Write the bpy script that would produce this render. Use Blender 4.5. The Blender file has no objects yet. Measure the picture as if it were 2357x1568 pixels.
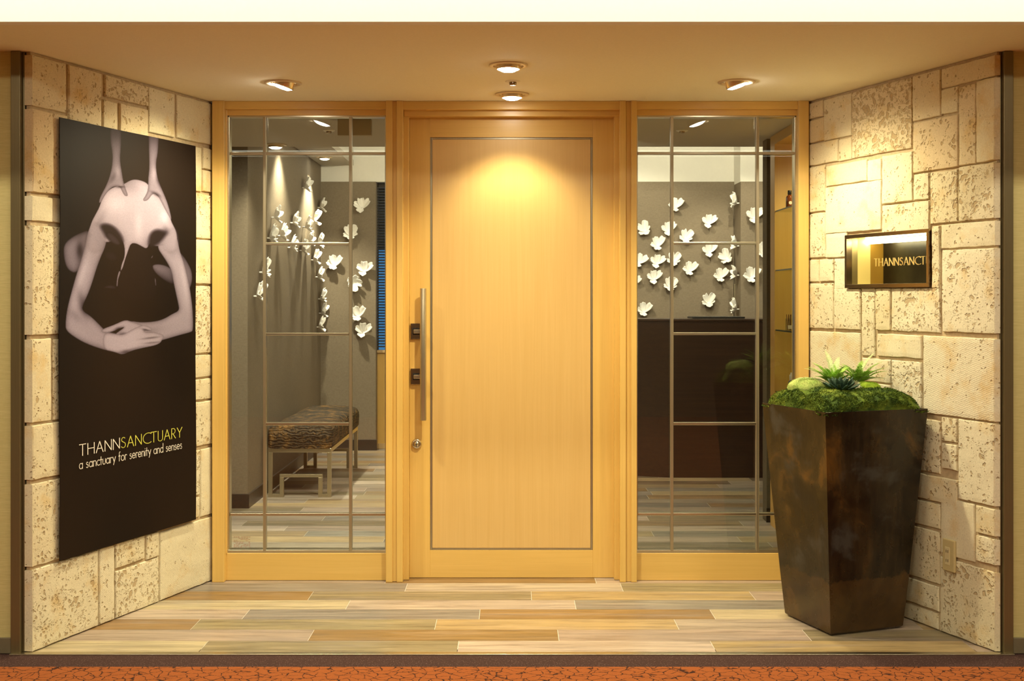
import bpy, bmesh, math, random
import numpy as np
from mathutils import Vector, Matrix, noise

random.seed(7)
sc = bpy.context.scene
COL = sc.collection

# ------------------------------------------------------------------ camera
F = 2700.0                      # focal length in pixels of the 2357 px wide frame
CX, CY, EYE = 1178.5, 688.0, 1.41
cam_d = bpy.data.cameras.new('camera')
cam_d.sensor_width = 36.0
cam_d.lens = F / 2357.0 * 36.0
cam_d.shift_y = -96.0 / 2357.0
cam_d.clip_start = 0.05
cam = bpy.data.objects.new('camera', cam_d)
COL.objects.link(cam)
cam.location = (0, 0, EYE)
cam.rotation_euler = (math.pi / 2, 0, 0)
sc.camera = cam

# ------------------------------------------------------------------ world / view
w = bpy.data.worlds.new('dusk')
sc.world = w
w.use_nodes = True
w.node_tree.nodes['Background'].inputs[0].default_value = (0.06, 0.22, 0.50, 1)
w.node_tree.nodes['Background'].inputs[1].default_value = 0.7
vs = sc.view_settings
vs.view_transform = 'Standard'
vs.look = 'None'
vs.gamma = 1.0
vs.use_curve_mapping = False
vs.exposure = 0.70

WARM = (1.0, 0.88, 0.56)
INNER = (1.0, 0.89, 0.68)
CORR = (1.0, 0.92, 0.72)

# ------------------------------------------------------------------ helpers
def X(px, Y): return (px - CX) * Y / F
def Z(py, Y): return EYE - (py - CY) * Y / F
def FY(py): return EYE * F / (py - CY)

YF, YB = 4.671, 5.8645          # front opening line and timber screen line
HC = 2.395                      # porch ceiling

class MB:
    """collects geometry and links it as one mesh object"""
    def __init__(s): s.v = []; s.f = []; s.c = None
    def add(s, vs, fs):
        o = len(s.v); s.v += [tuple(p) for p in vs]; s.f += [tuple(i + o for i in f) for f in fs]
    def box(s, x0, x1, y0, y1, z0, z1):
        vs = [(x, y, z) for x in (x0, x1) for y in (y0, y1) for z in (z0, z1)]
        s.add(vs, [(0, 1, 3, 2), (4, 6, 7, 5), (0, 4, 5, 1), (2, 3, 7, 6), (0, 2, 6, 4), (1, 5, 7, 3)])
    def prism(s, pts, off):
        n = len(pts); a = [Vector(p) for p in pts]; b = [p + Vector(off) for p in a]
        fs = [tuple(range(n))[::-1], tuple(range(n, 2 * n))]
        fs += [(i, (i + 1) % n, n + (i + 1) % n, n + i) for i in range(n)]
        s.add(a + b, fs)
    def hexa(s, b, t):
        """box from 4 bottom and 4 top points"""
        s.add(list(b) + list(t), [(3, 2, 1, 0), (4, 5, 6, 7)] + [(i, (i + 1) % 4, 4 + (i + 1) % 4, 4 + i) for i in range(4)])
    def tube(s, p0, p1, r, n=16, r1=None):
        p0 = Vector(p0); p1 = Vector(p1); r1 = r if r1 is None else r1
        d = (p1 - p0).normalized(); a = d.orthogonal().normalized(); b = d.cross(a)
        vs = []
        for p, rr in ((p0, r), (p1, r1)):
            for i in range(n):
                t = 2 * math.pi * i / n; vs.append(p + rr * (a * math.cos(t) + b * math.sin(t)))
        fs = [(i, (i + 1) % n, n + (i + 1) % n, n + i) for i in range(n)]
        fs += [tuple(range(n))[::-1], tuple(range(n, 2 * n))]
        s.add(vs, fs)
    def lathe(s, c, prof, n=32, M=None, cap=False):
        """prof: list of (r, z); axis z through c"""
        vs = []
        for r, z in prof:
            for i in range(n):
                t = 2 * math.pi * i / n; p = Vector((r * math.cos(t), r * math.sin(t), z))
                if M: p = M @ p
                vs.append(p + Vector(c))
        fs = []
        for k in range(len(prof) - 1):
            for i in range(n):
                fs.append((k * n + i, k * n + (i + 1) % n, (k + 1) * n + (i + 1) % n, (k + 1) * n + i))
        if cap:
            fs.append(tuple(range(n))[::-1]); fs.append(tuple(range((len(prof) - 1) * n, len(prof) * n)))
        s.add(vs, fs)
    def grid(s, P):
        """P: rows of points"""
        nr, nc = len(P), len(P[0])
        s.add([p for r in P for p in r], [(i * nc + j, i * nc + j + 1, (i + 1) * nc + j + 1, (i + 1) * nc + j) for i in range(nr - 1) for j in range(nc - 1)])
    def build(s, name, mat, parent=None, smooth=False, bevel=0, seg=2, fix=True):
        me = bpy.data.meshes.new(name)
        me.from_pydata([tuple(p) for p in s.v], [], s.f)
        me.validate()
        if fix:
            bm = bmesh.new(); bm.from_mesh(me); bmesh.ops.recalc_face_normals(bm, faces=bm.faces); bm.to_mesh(me); bm.free()
        if mat: me.materials.append(mat)
        if smooth: me.polygons.foreach_set('use_smooth', [True] * len(me.polygons))
        o = bpy.data.objects.new(name, me); COL.objects.link(o)
        if parent: o.parent = parent
        if bevel:
            m = o.modifiers.new('bevel', 'BEVEL'); m.width = bevel; m.segments = seg; m.limit_method = 'ANGLE'; m.angle_limit = 0.7
        return o

def empty(name, loc=(0, 0, 0), rz=0.0):
    o = bpy.data.objects.new(name, None); COL.objects.link(o)
    o.location = loc; o.rotation_euler = (0, 0, rz); o.empty_display_size = 0.05
    return o
def tag(o, label, cat, group=None, kind=None):
    o['label'] = label; o['category'] = cat
    if group: o['group'] = group
    if kind: o['kind'] = kind
    return o
def struct(o, label=None):
    o['kind'] = 'structure'
    if label: o['label'] = label
    return o
def local(parent, o):
    """keep o where it was built in world space under a parent empty"""
    o.matrix_parent_inverse = Matrix.LocRotScale(parent.location, parent.rotation_euler, (1, 1, 1)).inverted()
    return o

# ------------------------------------------------------------------ materials
def newmat(name):
    m = bpy.data.materials.new(name); m.use_nodes = True
    nt = m.node_tree; nt.nodes.clear()
    out = nt.nodes.new('ShaderNodeOutputMaterial'); b = nt.nodes.new('ShaderNodeBsdfPrincipled')
    nt.links.new(b.outputs[0], out.inputs[0])
    return m, nt, b, out
def N(nt, t, **k):
    n = nt.nodes.new(t)
    for a, v in k.items(): setattr(n, a, v)
    return n
def setin(n, **k):
    for a, v in k.items():
        a = a.replace('_', ' ')
        n.inputs[a].default_value = v
    return n
def coords(nt, scale=(1, 1, 1), kind='Object', rot=(0, 0, 0)):
    tc = N(nt, 'ShaderNodeTexCoord'); mp = N(nt, 'ShaderNodeMapping')
    mp.inputs['Scale'].default_value = scale; mp.inputs['Rotation'].default_value = rot
    nt.links.new(tc.outputs[kind], mp.inputs[0]); return mp.outputs[0]
def noise_n(nt, vec, scale=5, detail=4, rough=.5, dist=0.0):
    n = N(nt, 'ShaderNodeTexNoise'); setin(n, Scale=scale, Detail=detail, Roughness=rough, Distortion=dist)
    nt.links.new(vec, n.inputs['Vector']); return n.outputs[0]
def ramp(nt, fac, stops, interp='LINEAR'):
    r = N(nt, 'ShaderNodeValToRGB'); cr = r.color_ramp; cr.interpolation = interp
    while len(cr.elements) < len(stops): cr.elements.new(0.5)
    for e, (p, c) in zip(cr.elements, stops):
        e.position = p; e.color = (c[0], c[1], c[2], 1) if len(c) >= 3 else c
    nt.links.new(fac, r.inputs[0]); return r.outputs[0]
def gramp(nt, fac, a, b):
    return ramp(nt, fac, [(a, (0, 0, 0)), (b, (1, 1, 1))])
def mix(nt, fac, a, b, mode='MIX'):
    m = N(nt, 'ShaderNodeMix', data_type='RGBA', blend_type=mode)
    for s, v in ((m.inputs[0], fac), (m.inputs[6], a), (m.inputs[7], b)):
        if isinstance(v, (int, float)): s.default_value = v
        elif isinstance(v, tuple): s.default_value = (v[0], v[1], v[2], 1)
        else: nt.links.new(v, s)
    return m.outputs[2]
def math_n(nt, op, a, b=0.0, clamp=False):
    m = N(nt, 'ShaderNodeMath', operation=op, use_clamp=clamp)
    for s, v in ((m.inputs[0], a), (m.inputs[1], b)):
        if isinstance(v, (int, float)): s.default_value = v
        else: nt.links.new(v, s)
    return m.outputs[0]
def bump(nt, b, h, strength=.3, dist=.01):
    n = N(nt, 'ShaderNodeBump'); setin(n, Strength=strength, Distance=dist)
    nt.links.new(h, n.inputs['Height']); nt.links.new(n.outputs[0], b.inputs['Normal'])

def mat_plain(name, col, rough=.5, metal=0.0, spec=.5, nscale=0, namp=.06, bmp=0):
    m, nt, b, o = newmat(name)
    b.inputs['Roughness'].default_value = rough; b.inputs['Metallic'].default_value = metal
    b.inputs['Specular IOR Level'].default_value = spec
    if nscale:
        n = noise_n(nt, coords(nt), nscale, 4)
        lo = tuple(c * (1 - namp) for c in col); hi = tuple(min(1, c * (1 + namp)) for c in col)
        nt.links.new(ramp(nt, n, [(.3, lo), (.7, hi)]), b.inputs['Base Color'])
        if bmp: bump(nt, b, n, bmp, .002)
    else: b.inputs['Base Color'].default_value = (*col, 1)
    return m
def mat_emit(name, col, s):
    m = bpy.data.materials.new(name); m.use_nodes = True; nt = m.node_tree; nt.nodes.clear()
    o = nt.nodes.new('ShaderNodeOutputMaterial'); e = nt.nodes.new('ShaderNodeEmission')
    e.inputs[0].default_value = (*col, 1); e.inputs[1].default_value = s
    nt.links.new(e.outputs[0], o.inputs[0]); return m
def mat_wood(name, c0, c1, axis='z', rough=.38, coat=.15, amp=1.0, sc_=1.0):
    m, nt, b, o = newmat(name)
    s = {'z': (38, 38, .9), 'x': (.9, 38, 38), 'y': (38, .9, 38)}[axis]
    s = tuple(v * sc_ for v in s)
    v = coords(nt, s)
    n1 = noise_n(nt, v, 1.0, 5, .6, .4)
    s2 = tuple(q * 4 for q in s)
    n2 = noise_n(nt, coords(nt, s2), 1.0, 3, .6)
    f = math_n(nt, 'ADD', math_n(nt, 'MULTIPLY', n1, .65), math_n(nt, 'MULTIPLY', n2, .35))
    nt.links.new(ramp(nt, f, [(.5 - .22 / amp, c0), (.5 + .2 / amp, c1)]), b.inputs['Base Color'])
    b.inputs['Roughness'].default_value = rough
    b.inputs['Coat Weight'].default_value = coat; b.inputs['Coat Roughness'].default_value = .25
    bump(nt, b, f, .06, .002)
    return m
def mat_brushed(name, col, rough=.28, axis='z'):
    m, nt, b, o = newmat(name)
    s = {'z': (700, 700, 6), 'x': (6, 700, 700), 'y': (700, 6, 700)}[axis]
    n = noise_n(nt, coords(nt, s), 1, 2)
    nt.links.new(ramp(nt, n, [(.3, tuple(c * .88 for c in col)), (.7, col)]), b.inputs['Base Color'])
    b.inputs['Metallic'].default_value = 1; b.inputs['Roughness'].default_value = rough
    bump(nt, b, n, .05, .0005)
    return m

WOOD0, WOOD1 = (.67, .425, .105), (.76, .50, .145)
M = {}
M['wood_v'] = mat_wood('maple_vertical', WOOD0, WOOD1, 'z')
M['wood_h'] = mat_wood('maple_horizontal', WOOD0, WOOD1, 'x')
M['door_veneer'] = mat_wood('maple_door_veneer', (.64, .41, .135), (.71, .475, .175), 'z', .36, .45)
M['steel'] = mat_brushed('brushed_steel', (.50, .43, .29), .30, 'z')
M['steel'].node_tree.nodes['Principled BSDF'].inputs['Metallic'].default_value = .8
M['steel_h'] = mat_brushed('brushed_steel_across', (.66, .60, .44), .28, 'x')
M['brass_dark'] = mat_brushed('bronzed_steel', (.36, .27, .17), .24, 'z')
M['post'] = mat_brushed('satin_post_steel', (.22, .175, .085), .3, 'z')
M['post'].node_tree.nodes['Principled BSDF'].inputs['Metallic'].default_value = .55
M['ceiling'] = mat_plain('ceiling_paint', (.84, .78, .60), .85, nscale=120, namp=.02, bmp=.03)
M['fascia'] = mat_plain('fascia_paint', (.86, .84, .78), .8, nscale=60, namp=.01)
M['black'] = mat_plain('black_plastic', (.012, .011, .01), .4)
M['basebd'] = mat_plain('dark_baseboard', (.03, .022, .015), .35, nscale=40, namp=.1)
M['grey_base'] = mat_plain('grey_baseboard', (.16, .13, .075), .5, nscale=40, namp=.05)
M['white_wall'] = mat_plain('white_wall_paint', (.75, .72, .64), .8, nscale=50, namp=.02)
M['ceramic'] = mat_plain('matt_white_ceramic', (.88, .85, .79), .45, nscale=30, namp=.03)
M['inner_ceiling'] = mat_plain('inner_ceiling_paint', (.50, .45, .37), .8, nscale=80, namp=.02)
M['trim_ring'] = mat_plain('lamp_trim_enamel', (.70, .58, .40), .35, .2)
M['reflector'] = mat_plain('lamp_reflector', (.9, .75, .5), .25, .7)
M['bulb'] = mat_emit('lamp_glow', (1, .93, .8), 45)
M['bulb_in'] = mat_emit('inner_lamp_glow', (1, .95, .85), 16)
M['strip'] = mat_emit('sign_strip_glow', (1, .86, .45), 12)
M['corr_panel'] = mat_emit('corridor_lamp_glow', (1, .88, .62), 5)
M['sill'] = mat_plain('window_sill_wood', (.5, .33, .15), .5, nscale=20)

# glass: thin architectural pane
def mat_glass(name, tint=(.93, .96, .93), boost=1.0):
    m = bpy.data.materials.new(name); m.use_nodes = True; nt = m.node_tree; nt.nodes.clear()
    o = nt.nodes.new('ShaderNodeOutputMaterial')
    g = N(nt, 'ShaderNodeNewGeometry')
    ior = math_n(nt, 'ADD', math_n(nt, 'MULTIPLY', g.outputs['Backfacing'], 1 / 1.52 - 1.52), 1.52)
    fr = N(nt, 'ShaderNodeFresnel'); nt.links.new(ior, fr.inputs[0])
    f = math_n(nt, 'MULTIPLY', fr.outputs[0], boost, True)
    t = N(nt, 'ShaderNodeBsdfTransparent'); t.inputs[0].default_value = (*tint, 1)
    gl = N(nt, 'ShaderNodeBsdfGlossy'); gl.inputs['Roughness'].default_value = 0.0
    mx = N(nt, 'ShaderNodeMixShader'); nt.links.new(f, mx.inputs[0])
    nt.links.new(t.outputs[0], mx.inputs[1]); nt.links.new(gl.outputs[0], mx.inputs[2])
    nt.links.new(mx.outputs[0], o.inputs[0]); return m
M['glass'] = mat_glass('window_glass')
M['shelf_glass'] = mat_glass('shelf_glass', (.93, .96, .92))
M['glass_edge'] = mat_plain('green_glass_edge', (.05, .09, .06), .2)

def mat_planks():
    m, nt, b, o = newmat('mixed_plank_flooring')
    at = N(nt, 'ShaderNodeAttribute', attribute_name='tint')
    tc = N(nt, 'ShaderNodeTexCoord')
    sh = N(nt, 'ShaderNodeVectorMath', operation='MULTIPLY'); nt.links.new(at.outputs['Color'], sh.inputs[0]); sh.inputs[1].default_value = (97, 0, 53)
    ad = N(nt, 'ShaderNodeVectorMath', operation='ADD'); nt.links.new(tc.outputs['Object'], ad.inputs[0]); nt.links.new(sh.outputs[0], ad.inputs[1])
    mp = N(nt, 'ShaderNodeMapping'); mp.inputs['Scale'].default_value = (2.2, 34, 1); nt.links.new(ad.outputs[0], mp.inputs[0])
    n = noise_n(nt, mp.outputs[0], 1, 6, .62, .6)
    mp2 = N(nt, 'ShaderNodeMapping'); mp2.inputs['Scale'].default_value = (9, 160, 1); nt.links.new(ad.outputs[0], mp2.inputs[0])
    n2 = noise_n(nt, mp2.outputs[0], 1, 3, .6)
    f = math_n(nt, 'ADD', math_n(nt, 'MULTIPLY', n, .7), math_n(nt, 'MULTIPLY', n2, .3))
    g = ramp(nt, f, [(.32, (.50, .47, .43)), (.5, (.95, .94, .92)), (.68, (1.30, 1.28, 1.23))])
    mp3 = N(nt, 'ShaderNodeMapping'); mp3.inputs['Scale'].default_value = (1.1, 11, 1); nt.links.new(ad.outputs[0], mp3.inputs[0])
    n3 = noise_n(nt, mp3.outputs[0], 1, 4, .6, .8)
    bc = mix(nt, math_n(nt, 'MULTIPLY', gramp(nt, n3, .48, .68), .55), at.outputs['Color'], (.27, .225, .20))
    bc = mix(nt, math_n(nt, 'MULTIPLY', math_n(nt, 'SUBTRACT', 1.0, gramp(nt, n3, .30, .46)), .35), bc, (.50, .38, .28))
    nt.links.new(mix(nt, 1.0, bc, g, 'MULTIPLY'), b.inputs['Base Color'])
    b.inputs['Roughness'].default_value = .36
    b.inputs['Specular IOR Level'].default_value = .45
    bump(nt, b, f, .12, .002)
    return m
M['planks'] = mat_planks()

def mat_stone():
    m, nt, b, o = newmat('coral_limestone')
    at = N(nt, 'ShaderNodeAttribute', attribute_name='stone')
    sep = N(nt, 'ShaderNodeSeparateColor'); nt.links.new(at.outputs['Color'], sep.inputs[0])
    v = coords(nt)
    wv = N(nt, 'ShaderNodeTexNoise'); setin(wv, Scale=14, Detail=3); nt.links.new(v, wv.inputs['Vector'])
    wm = N(nt, 'ShaderNodeVectorMath', operation='SCALE'); nt.links.new(wv.outputs['Color'], wm.inputs[0]); wm.inputs['Scale'].default_value = .06
    wa = N(nt, 'ShaderNodeVectorMath', operation='ADD'); nt.links.new(v, wa.inputs[0]); nt.links.new(wm.outputs[0], wa.inputs[1])
    def pits(scale, cut, clus):
        vo = N(nt, 'ShaderNodeTexVoronoi'); setin(vo, Scale=scale); nt.links.new(wa.outputs[0], vo.inputs['Vector'])
        cl = noise_n(nt, v, clus, 3, .6)
        # threshold grows with cluster noise and the stone's own pit density
        th = math_n(nt, 'MULTIPLY', math_n(nt, 'ADD', math_n(nt, 'SUBTRACT', cl, .60), math_n(nt, 'MULTIPLY', sep.outputs[1], .30)), cut)
        return math_n(nt, 'MULTIPLY', math_n(nt, 'SUBTRACT', th, vo.outputs['Distance']), 7.0, True)
    p1 = pits(46, 1.9, 16)
    p2 = pits(110, 1.7, 30)
    pp = math_n(nt, 'MAXIMUM', p1, math_n(nt, 'MULTIPLY', p2, .75))
    # base tint: cream to ochre to pink, per stone
    base = ramp(nt, sep.outputs[0], [(0, (.74, .68, .50)), (.4, (.70, .62, .41)), (.7, (.69, .56, .35)), (1, (.64, .52, .27))])
    stn = noise_n(nt, v, 7, 4, .6)
    c = mix(nt, math_n(nt, 'MULTIPLY', gramp(nt, stn, .54, .72), .6), base, (.62, .40, .12))
    fine = noise_n(nt, v, 160, 3, .7)
    c = mix(nt, 1.0, c, ramp(nt, fine, [(.3, (.88, .87, .85)), (.7, (1.06, 1.06, 1.06))]), 'MULTIPLY')
    c = mix(nt, math_n(nt, 'MULTIPLY', pp, .62), c, (.36, .23, .09))
    nt.links.new(c, b.inputs['Base Color'])
    b.inputs['Roughness'].default_value = .9; b.inputs['Specular IOR Level'].default_value = .15
    comb = N(nt, 'ShaderNodeTexWave', wave_type='BANDS', bands_direction='DIAGONAL'); setin(comb, Scale=48, Distortion=3.5, Detail=2)
    nt.links.new(coords(nt, (1, 1, 1.6)), comb.inputs['Vector'])
    h = math_n(nt, 'SUBTRACT', math_n(nt, 'MULTIPLY', fine, .12), pp)
    med = noise_n(nt, v, 35, 4, .65)
    h = math_n(nt, 'ADD', h, math_n(nt, 'MULTIPLY', med, .35))
    h = math_n(nt, 'ADD', h, math_n(nt, 'MULTIPLY', math_n(nt, 'MULTIPLY', comb.outputs['Fac'], sep.outputs[2]), .11))
    bump(nt, b, h, .75, .006)
    return m
M['stone'] = mat_stone()
M['mortar'] = mat_plain('stone_mortar', (.50, .38, .22), .9, nscale=60, namp=.12, bmp=.2)

def mat_weave(name, c0, c1, sx, sz, amp=.25, axis_mix=.5, rough=.8):
    m, nt, b, o = newmat(name)
    a = noise_n(nt, coords(nt, (sx * .10, sx * .10, sz)), 1, 3, .6)
    c = noise_n(nt, coords(nt, (sx, sx, sz * .10)), 1, 3, .6)
    f = math_n(nt, 'ADD', math_n(nt, 'MULTIPLY', a, axis_mix), math_n(nt, 'MULTIPLY', c, 1 - axis_mix))
    nt.links.new(ramp(nt, f, [(.5 - amp, c0), (.5 + amp, c1)]), b.inputs['Base Color'])
    b.inputs['Roughness'].default_value = rough; b.inputs['Specular IOR Level'].default_value = .2
    bump(nt, b, f, .25, .002)
    return m
M['corr_paper'] = mat_weave('straw_wallpaper', (.50, .43, .175), (.60, .52, .23), 200, 330, .2, .85)
M['linen'] = mat_weave('brown_linen_wallcovering', (.155, .122, .083), (.27, .215, .15), 420, 420, .2, .5)
M['linen_dark'] = mat_weave('dark_linen_wallcovering', (.11, .085, .05), (.17, .135, .09), 420, 420, .2, .5)
M['counter'] = mat_wood('dark_walnut_panel', (.024, .010, .005), (.052, .023, .011), 'x', .42, .1, 1.0)
M['niche_wood'] = mat_wood('cabinet_maple', (.56, .33, .08), (.62, .38, .10), 'z', .4, .1)

def mat_border():
    m, nt, b, o = newmat('speckled_carpet_border')
    v = coords(nt)
    vo = N(nt, 'ShaderNodeTexVoronoi'); setin(vo, Scale=130); nt.links.new(v, vo.inputs['Vector'])
    n = noise_n(nt, v, 300, 2)
    c = ramp(nt, vo.outputs['Distance'], [(.16, (.20, .13, .11)), (.28, (.052, .027, .022))])
    nt.links.new(mix(nt, .35, c, ramp(nt, n, [(.35, (.035, .017, .014)), (.65, (.10, .055, .045))])), b.inputs['Base Color'])
    b.inputs['Roughness'].default_value = .95; b.inputs['Specular IOR Level'].default_value = .1
    bump(nt, b, n, .5, .003); return m
M['border'] = mat_border()
def mat_carpet():
    m, nt, b, o = newmat('orange_crackle_carpet')
    tc = N(nt, 'ShaderNodeTexCoord')
    wv = N(nt, 'ShaderNodeTexNoise'); setin(wv, Scale=9, Detail=3); nt.links.new(tc.outputs['Object'], wv.inputs['Vector'])
    wm = N(nt, 'ShaderNodeVectorMath', operation='SCALE'); nt.links.new(wv.outputs['Color'], wm.inputs[0]); wm.inputs['Scale'].default_value = .07
    wa = N(nt, 'ShaderNodeVectorMath', operation='ADD'); nt.links.new(tc.outputs['Object'], wa.inputs[0]); nt.links.new(wm.outputs[0], wa.inputs[1])
    mp = N(nt, 'ShaderNodeMapping'); mp.inputs['Scale'].default_value = (1, 1.15, 1); nt.links.new(wa.outputs[0], mp.inputs[0])
    vo = N(nt, 'ShaderNodeTexVoronoi', feature='DISTANCE_TO_EDGE'); setin(vo, Scale=21); nt.links.new(mp.outputs[0], vo.inputs['Vector'])
    n = noise_n(nt, tc.outputs['Object'], 45, 4, .7); n2 = noise_n(nt, tc.outputs['Object'], 400, 2)
    d = math_n(nt, 'ADD', vo.outputs['Distance'], math_n(nt, 'MULTIPLY', math_n(nt, 'SUBTRACT', n, .5), .20))
    c = ramp(nt, d, [(.018, (.05, .02, .012)), (.045, (.30, .088, .024))])
    nt.links.new(mix(nt, 1.0, c, ramp(nt, n2, [(.3, (.8, .8, .8)), (.7, (1.15, 1.15, 1.15))]), 'MULTIPLY'), b.inputs['Base Color'])
    b.inputs['Roughness'].default_value = .95; b.inputs['Specular IOR Level'].default_value = .1
    bump(nt, b, n2, .5, .003); return m
M['carpet'] = mat_carpet()

# ------------------------------------------------------------------ lights
def spot(name, loc, target, power, size_deg, blend, col, radius=.04, parent=None):
    l = bpy.data.lights.new(name, 'SPOT'); l.energy = power; l.color = col; l.spot_size = math.radians(size_deg); l.spot_blend = blend; l.shadow_soft_size = radius
    o = bpy.data.objects.new(name, l); COL.objects.link(o); o.location = loc
    o.rotation_euler = (Vector(target) - Vector(loc)).to_track_quat('-Z', 'Y').to_euler()
    if parent:
        o.parent = parent; local(parent, o)
    return o
def area(name, loc, rot, sx, sy, power, col, parent=None):
    l = bpy.data.lights.new(name, 'AREA'); l.shape = 'RECTANGLE'; l.size = sx; l.size_y = sy; l.energy = power; l.color = col
    o = bpy.data.objects.new(name, l); COL.objects.link(o); o.location = loc; o.rotation_euler = rot
    if parent:
        o.parent = parent; local(parent, o)
    return o

def downlight(px, py, zc, D, label, mats, tilt=None, lamps=(), group=None, drop=.006):
    """recessed gimbal downlight at pixel (px,py) on a ceiling of height zc; tilt = direction the bulb faces"""
    Yc = (zc - EYE) * F / (CY - py); Xc = X(px, Yc)
    t = empty('downlight', (Xc, Yc, zc)); tag(t, label, 'ceiling light', group)
    R = D / 2
    m = MB(); m.lathe((0, 0, 0), [(R, 0.0), (R, -drop * .7), (R * .96, -drop), (R * .80, -drop * 1.2), (R * .76, -drop * .5), (R * .76, .0)], 48)
    m.build('trim_ring', M['trim_ring'], t, True)
    d = Vector(tilt if tilt else (0, 0, -1)).normalized()
    rot = d.to_track_quat('-Z', 'Y').to_matrix()
    hc = Vector((0, 0, -.004))
    m = MB(); m.lathe(hc, [(R * .60, .02), (R * .62, -.010), (R * .585, -.016), (R * .56, -.012)], 40, rot); m.build('lamp_housing', M['reflector'], t, True)
    m = MB(); m.lathe(hc, [(.0005, -.025), (R * .35, -.023), (R * .59, -.013)], 36, rot); m.build('bulb', mats, t, True)
    for k, (tgt, power, ang, bl, col) in enumerate(lamps):
        spot('lamp_beam', Vector((Xc, Yc, zc)) + d * .045, tgt, power, ang, bl, col, .03, t)
    return t, Xc, Yc

# ------------------------------------------------------------------ setting: floors
PAL = {'y': (.58, .43, .23), 'b': (.36, .225, .10), 'o': (.38, .315, .195), 'p': (.55, .44, .345), 'P': (.66, .55, .44), 'g': (.34, .31, .265), 'l': (.66, .56, .37)}
rows = [  # (seam pixels, tones) front to back, at the porch
    ([468, 1054, 1642], 'loPy'), ([716, 1285, 1857], 'pbpo'), ([450, 1003, 1557], 'boyp'), ([566, 1104, 1640], 'Pgbl'),
    ([801, 1324, 1860], 'lPgy'), ([715, 1223, 1732], 'boyp'), ([437, 935, 1431], 'ggPo'), ([890, 1370], 'pbp')]
fm = MB(); tint = []
RW = .1632; XL, XR = -3.0, 3.0
def plank(x0, x1, y0, y1, c):
    fm.add([(x0, y0, 0), (x1, y0, 0), (x1, y1, 0), (x0, y1, 0)], [(0, 1, 2, 3)])
    j = random.uniform(.93, 1.07); c = tuple((q * 1.12 - sum(c) / 3 * .12) * .70 * j * random.uniform(.98, 1.02) for q in c)
    tint.extend([c] * 4)
i = 0; y = YF - .0
while y < 11.2:
    y1 = y + RW
    if i < len(rows):
        Ym = y + RW / 2; xs = [X(p, Ym) for p in rows[i][0]]; tn = list(rows[i][1])
        while xs[0] > XL: xs.insert(0, xs[0] - 1.04); tn.insert(0, random.choice('yopg'))
        while xs[-1] < XR: xs.append(xs[-1] + 1.04); tn.append(random.choice('yobp'))
    else:
        x0 = XL - random.uniform(0, 1.04); xs = [x0]; tn = ['g']
        while xs[-1] < XR:
            xs.append(xs[-1] + 1.04); c = random.choice('ypPgobpg')
            tn.append(c)
        tn.append('p')
    ed = [XL] + [x for x in xs if XL < x < XR] + [XR]
    k0 = len([x for x in xs if x <= XL])
    for k in range(len(ed) - 1):
        c = PAL[tn[min(k0 + k, len(tn) - 1)]]
        if i >= len(rows): g = sum(c) / 3; jj = random.uniform(.62, 1.3); c = tuple((q * .78 + g * .2) * jj for q in c)
        plank(ed[k] + .0012, ed[k + 1] - .0012, y + .0004, y1 - .0004, c)
    y = y1; i += 1
o = fm.build('floor', M['planks'], fix=False)
ca = o.data.color_attributes.new('tint', 'FLOAT_COLOR', 'POINT')
ca.data.foreach_set('color', [q for c in tint for q in (*c, 1)])
struct(o, 'mixed brown and grey wood plank floor')
fb = MB(); fb.box(-3.0, 3.0, YF + .051, 11.3, -.06, -.0015); struct(fb.build('trim_1', M['white_wall'])) # sub floor closing the seams
m = MB(); m.box(-6, 6, -2.2, FY(1534), -.03, -.002); struct(m.build('floor', M['carpet']), 'orange corridor carpet with dark crackle pattern')
m = MB(); m.box(-6, 6, FY(1534), YF + .05, -.03, -.002); struct(m.build('trim_2', M['border']), 'dark speckled carpet border strip')
m = MB(); m.box(-1.99, 1.99, YF - .03, YF + .002, -.02, .0035); struct(m.build('trim_3', M['steel_h'], bevel=.0015), 'thin metal threshold strip')

# ------------------------------------------------------------------ setting: ceilings and corridor shell
YC = (HC - EYE) * F / (CY - 50)      # ceiling lip
m = MB(); m.box(-6, 6, YC + .0505, 5.93, HC, HC + .05); struct(m.build('ceiling', M['ceiling']), 'porch ceiling')
m = MB(); m.box(-6, 6, YC, YC + .05, HC + .0, 3.3); struct(m.build('trim_4', M['fascia']), 'bright corridor ceiling fascia')
m = MB(); m.box(-6, 6, -2.2, YC, 3.1, 3.15); struct(m.build('ceiling', M['fascia']), 'corridor ceiling')
m = MB(); m.box(-6, 6, -2.25, -2.2, -.06, 3.15); struct(m.build('wall_rear', M['linen_dark']))
for s, nm in ((-1, 'wall_corridor_left'), (1, 'wall_corridor_right')):
    m = MB(); m.box(s * 6, s * 6.05, -2.2, 4.8, -.06, 3.15); struct(m.build(nm, M['corr_paper']))
for s, nm in ((-1, 'wall_front_left'), (1, 'wall_front_right')):
    x0, x1 = (-6, X(28, YF)) if s < 0 else (X(2329, YF), 6)
    m = MB(); m.box(x0, x1, YF, YF + .12, 0, HC); struct(m.build(nm, M['corr_paper']), 'straw coloured corridor wallpaper')
    m = MB(); m.box(x0, x1, YF - .012, YF, 0, .062); struct(m.build('baseboard_' + ('left' if s < 0 else 'right'), M['grey_base'], bevel=.002))
# satin steel corner posts at the porch opening
for s, (a, b_, c_) in ((-1, (28, 50, 56)), (1, (2329, 2307, 2302))):
    m = MB()
    xa, xb, xc = X(a, YF), X(b_, YF), X(c_, YF)
    m.box(min(xa, xb), max(xa, xb), YF - .016, YF + .1, .002, HC - .001)
    m.box(min(xb, xc), max(xb, xc), YF + .006, YF + .1, .002, HC - .001)
    o = struct(m.build('trim_5' if s < 0 else 'trim_6', M['post'], bevel=.002), 'satin steel corner post')

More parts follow.
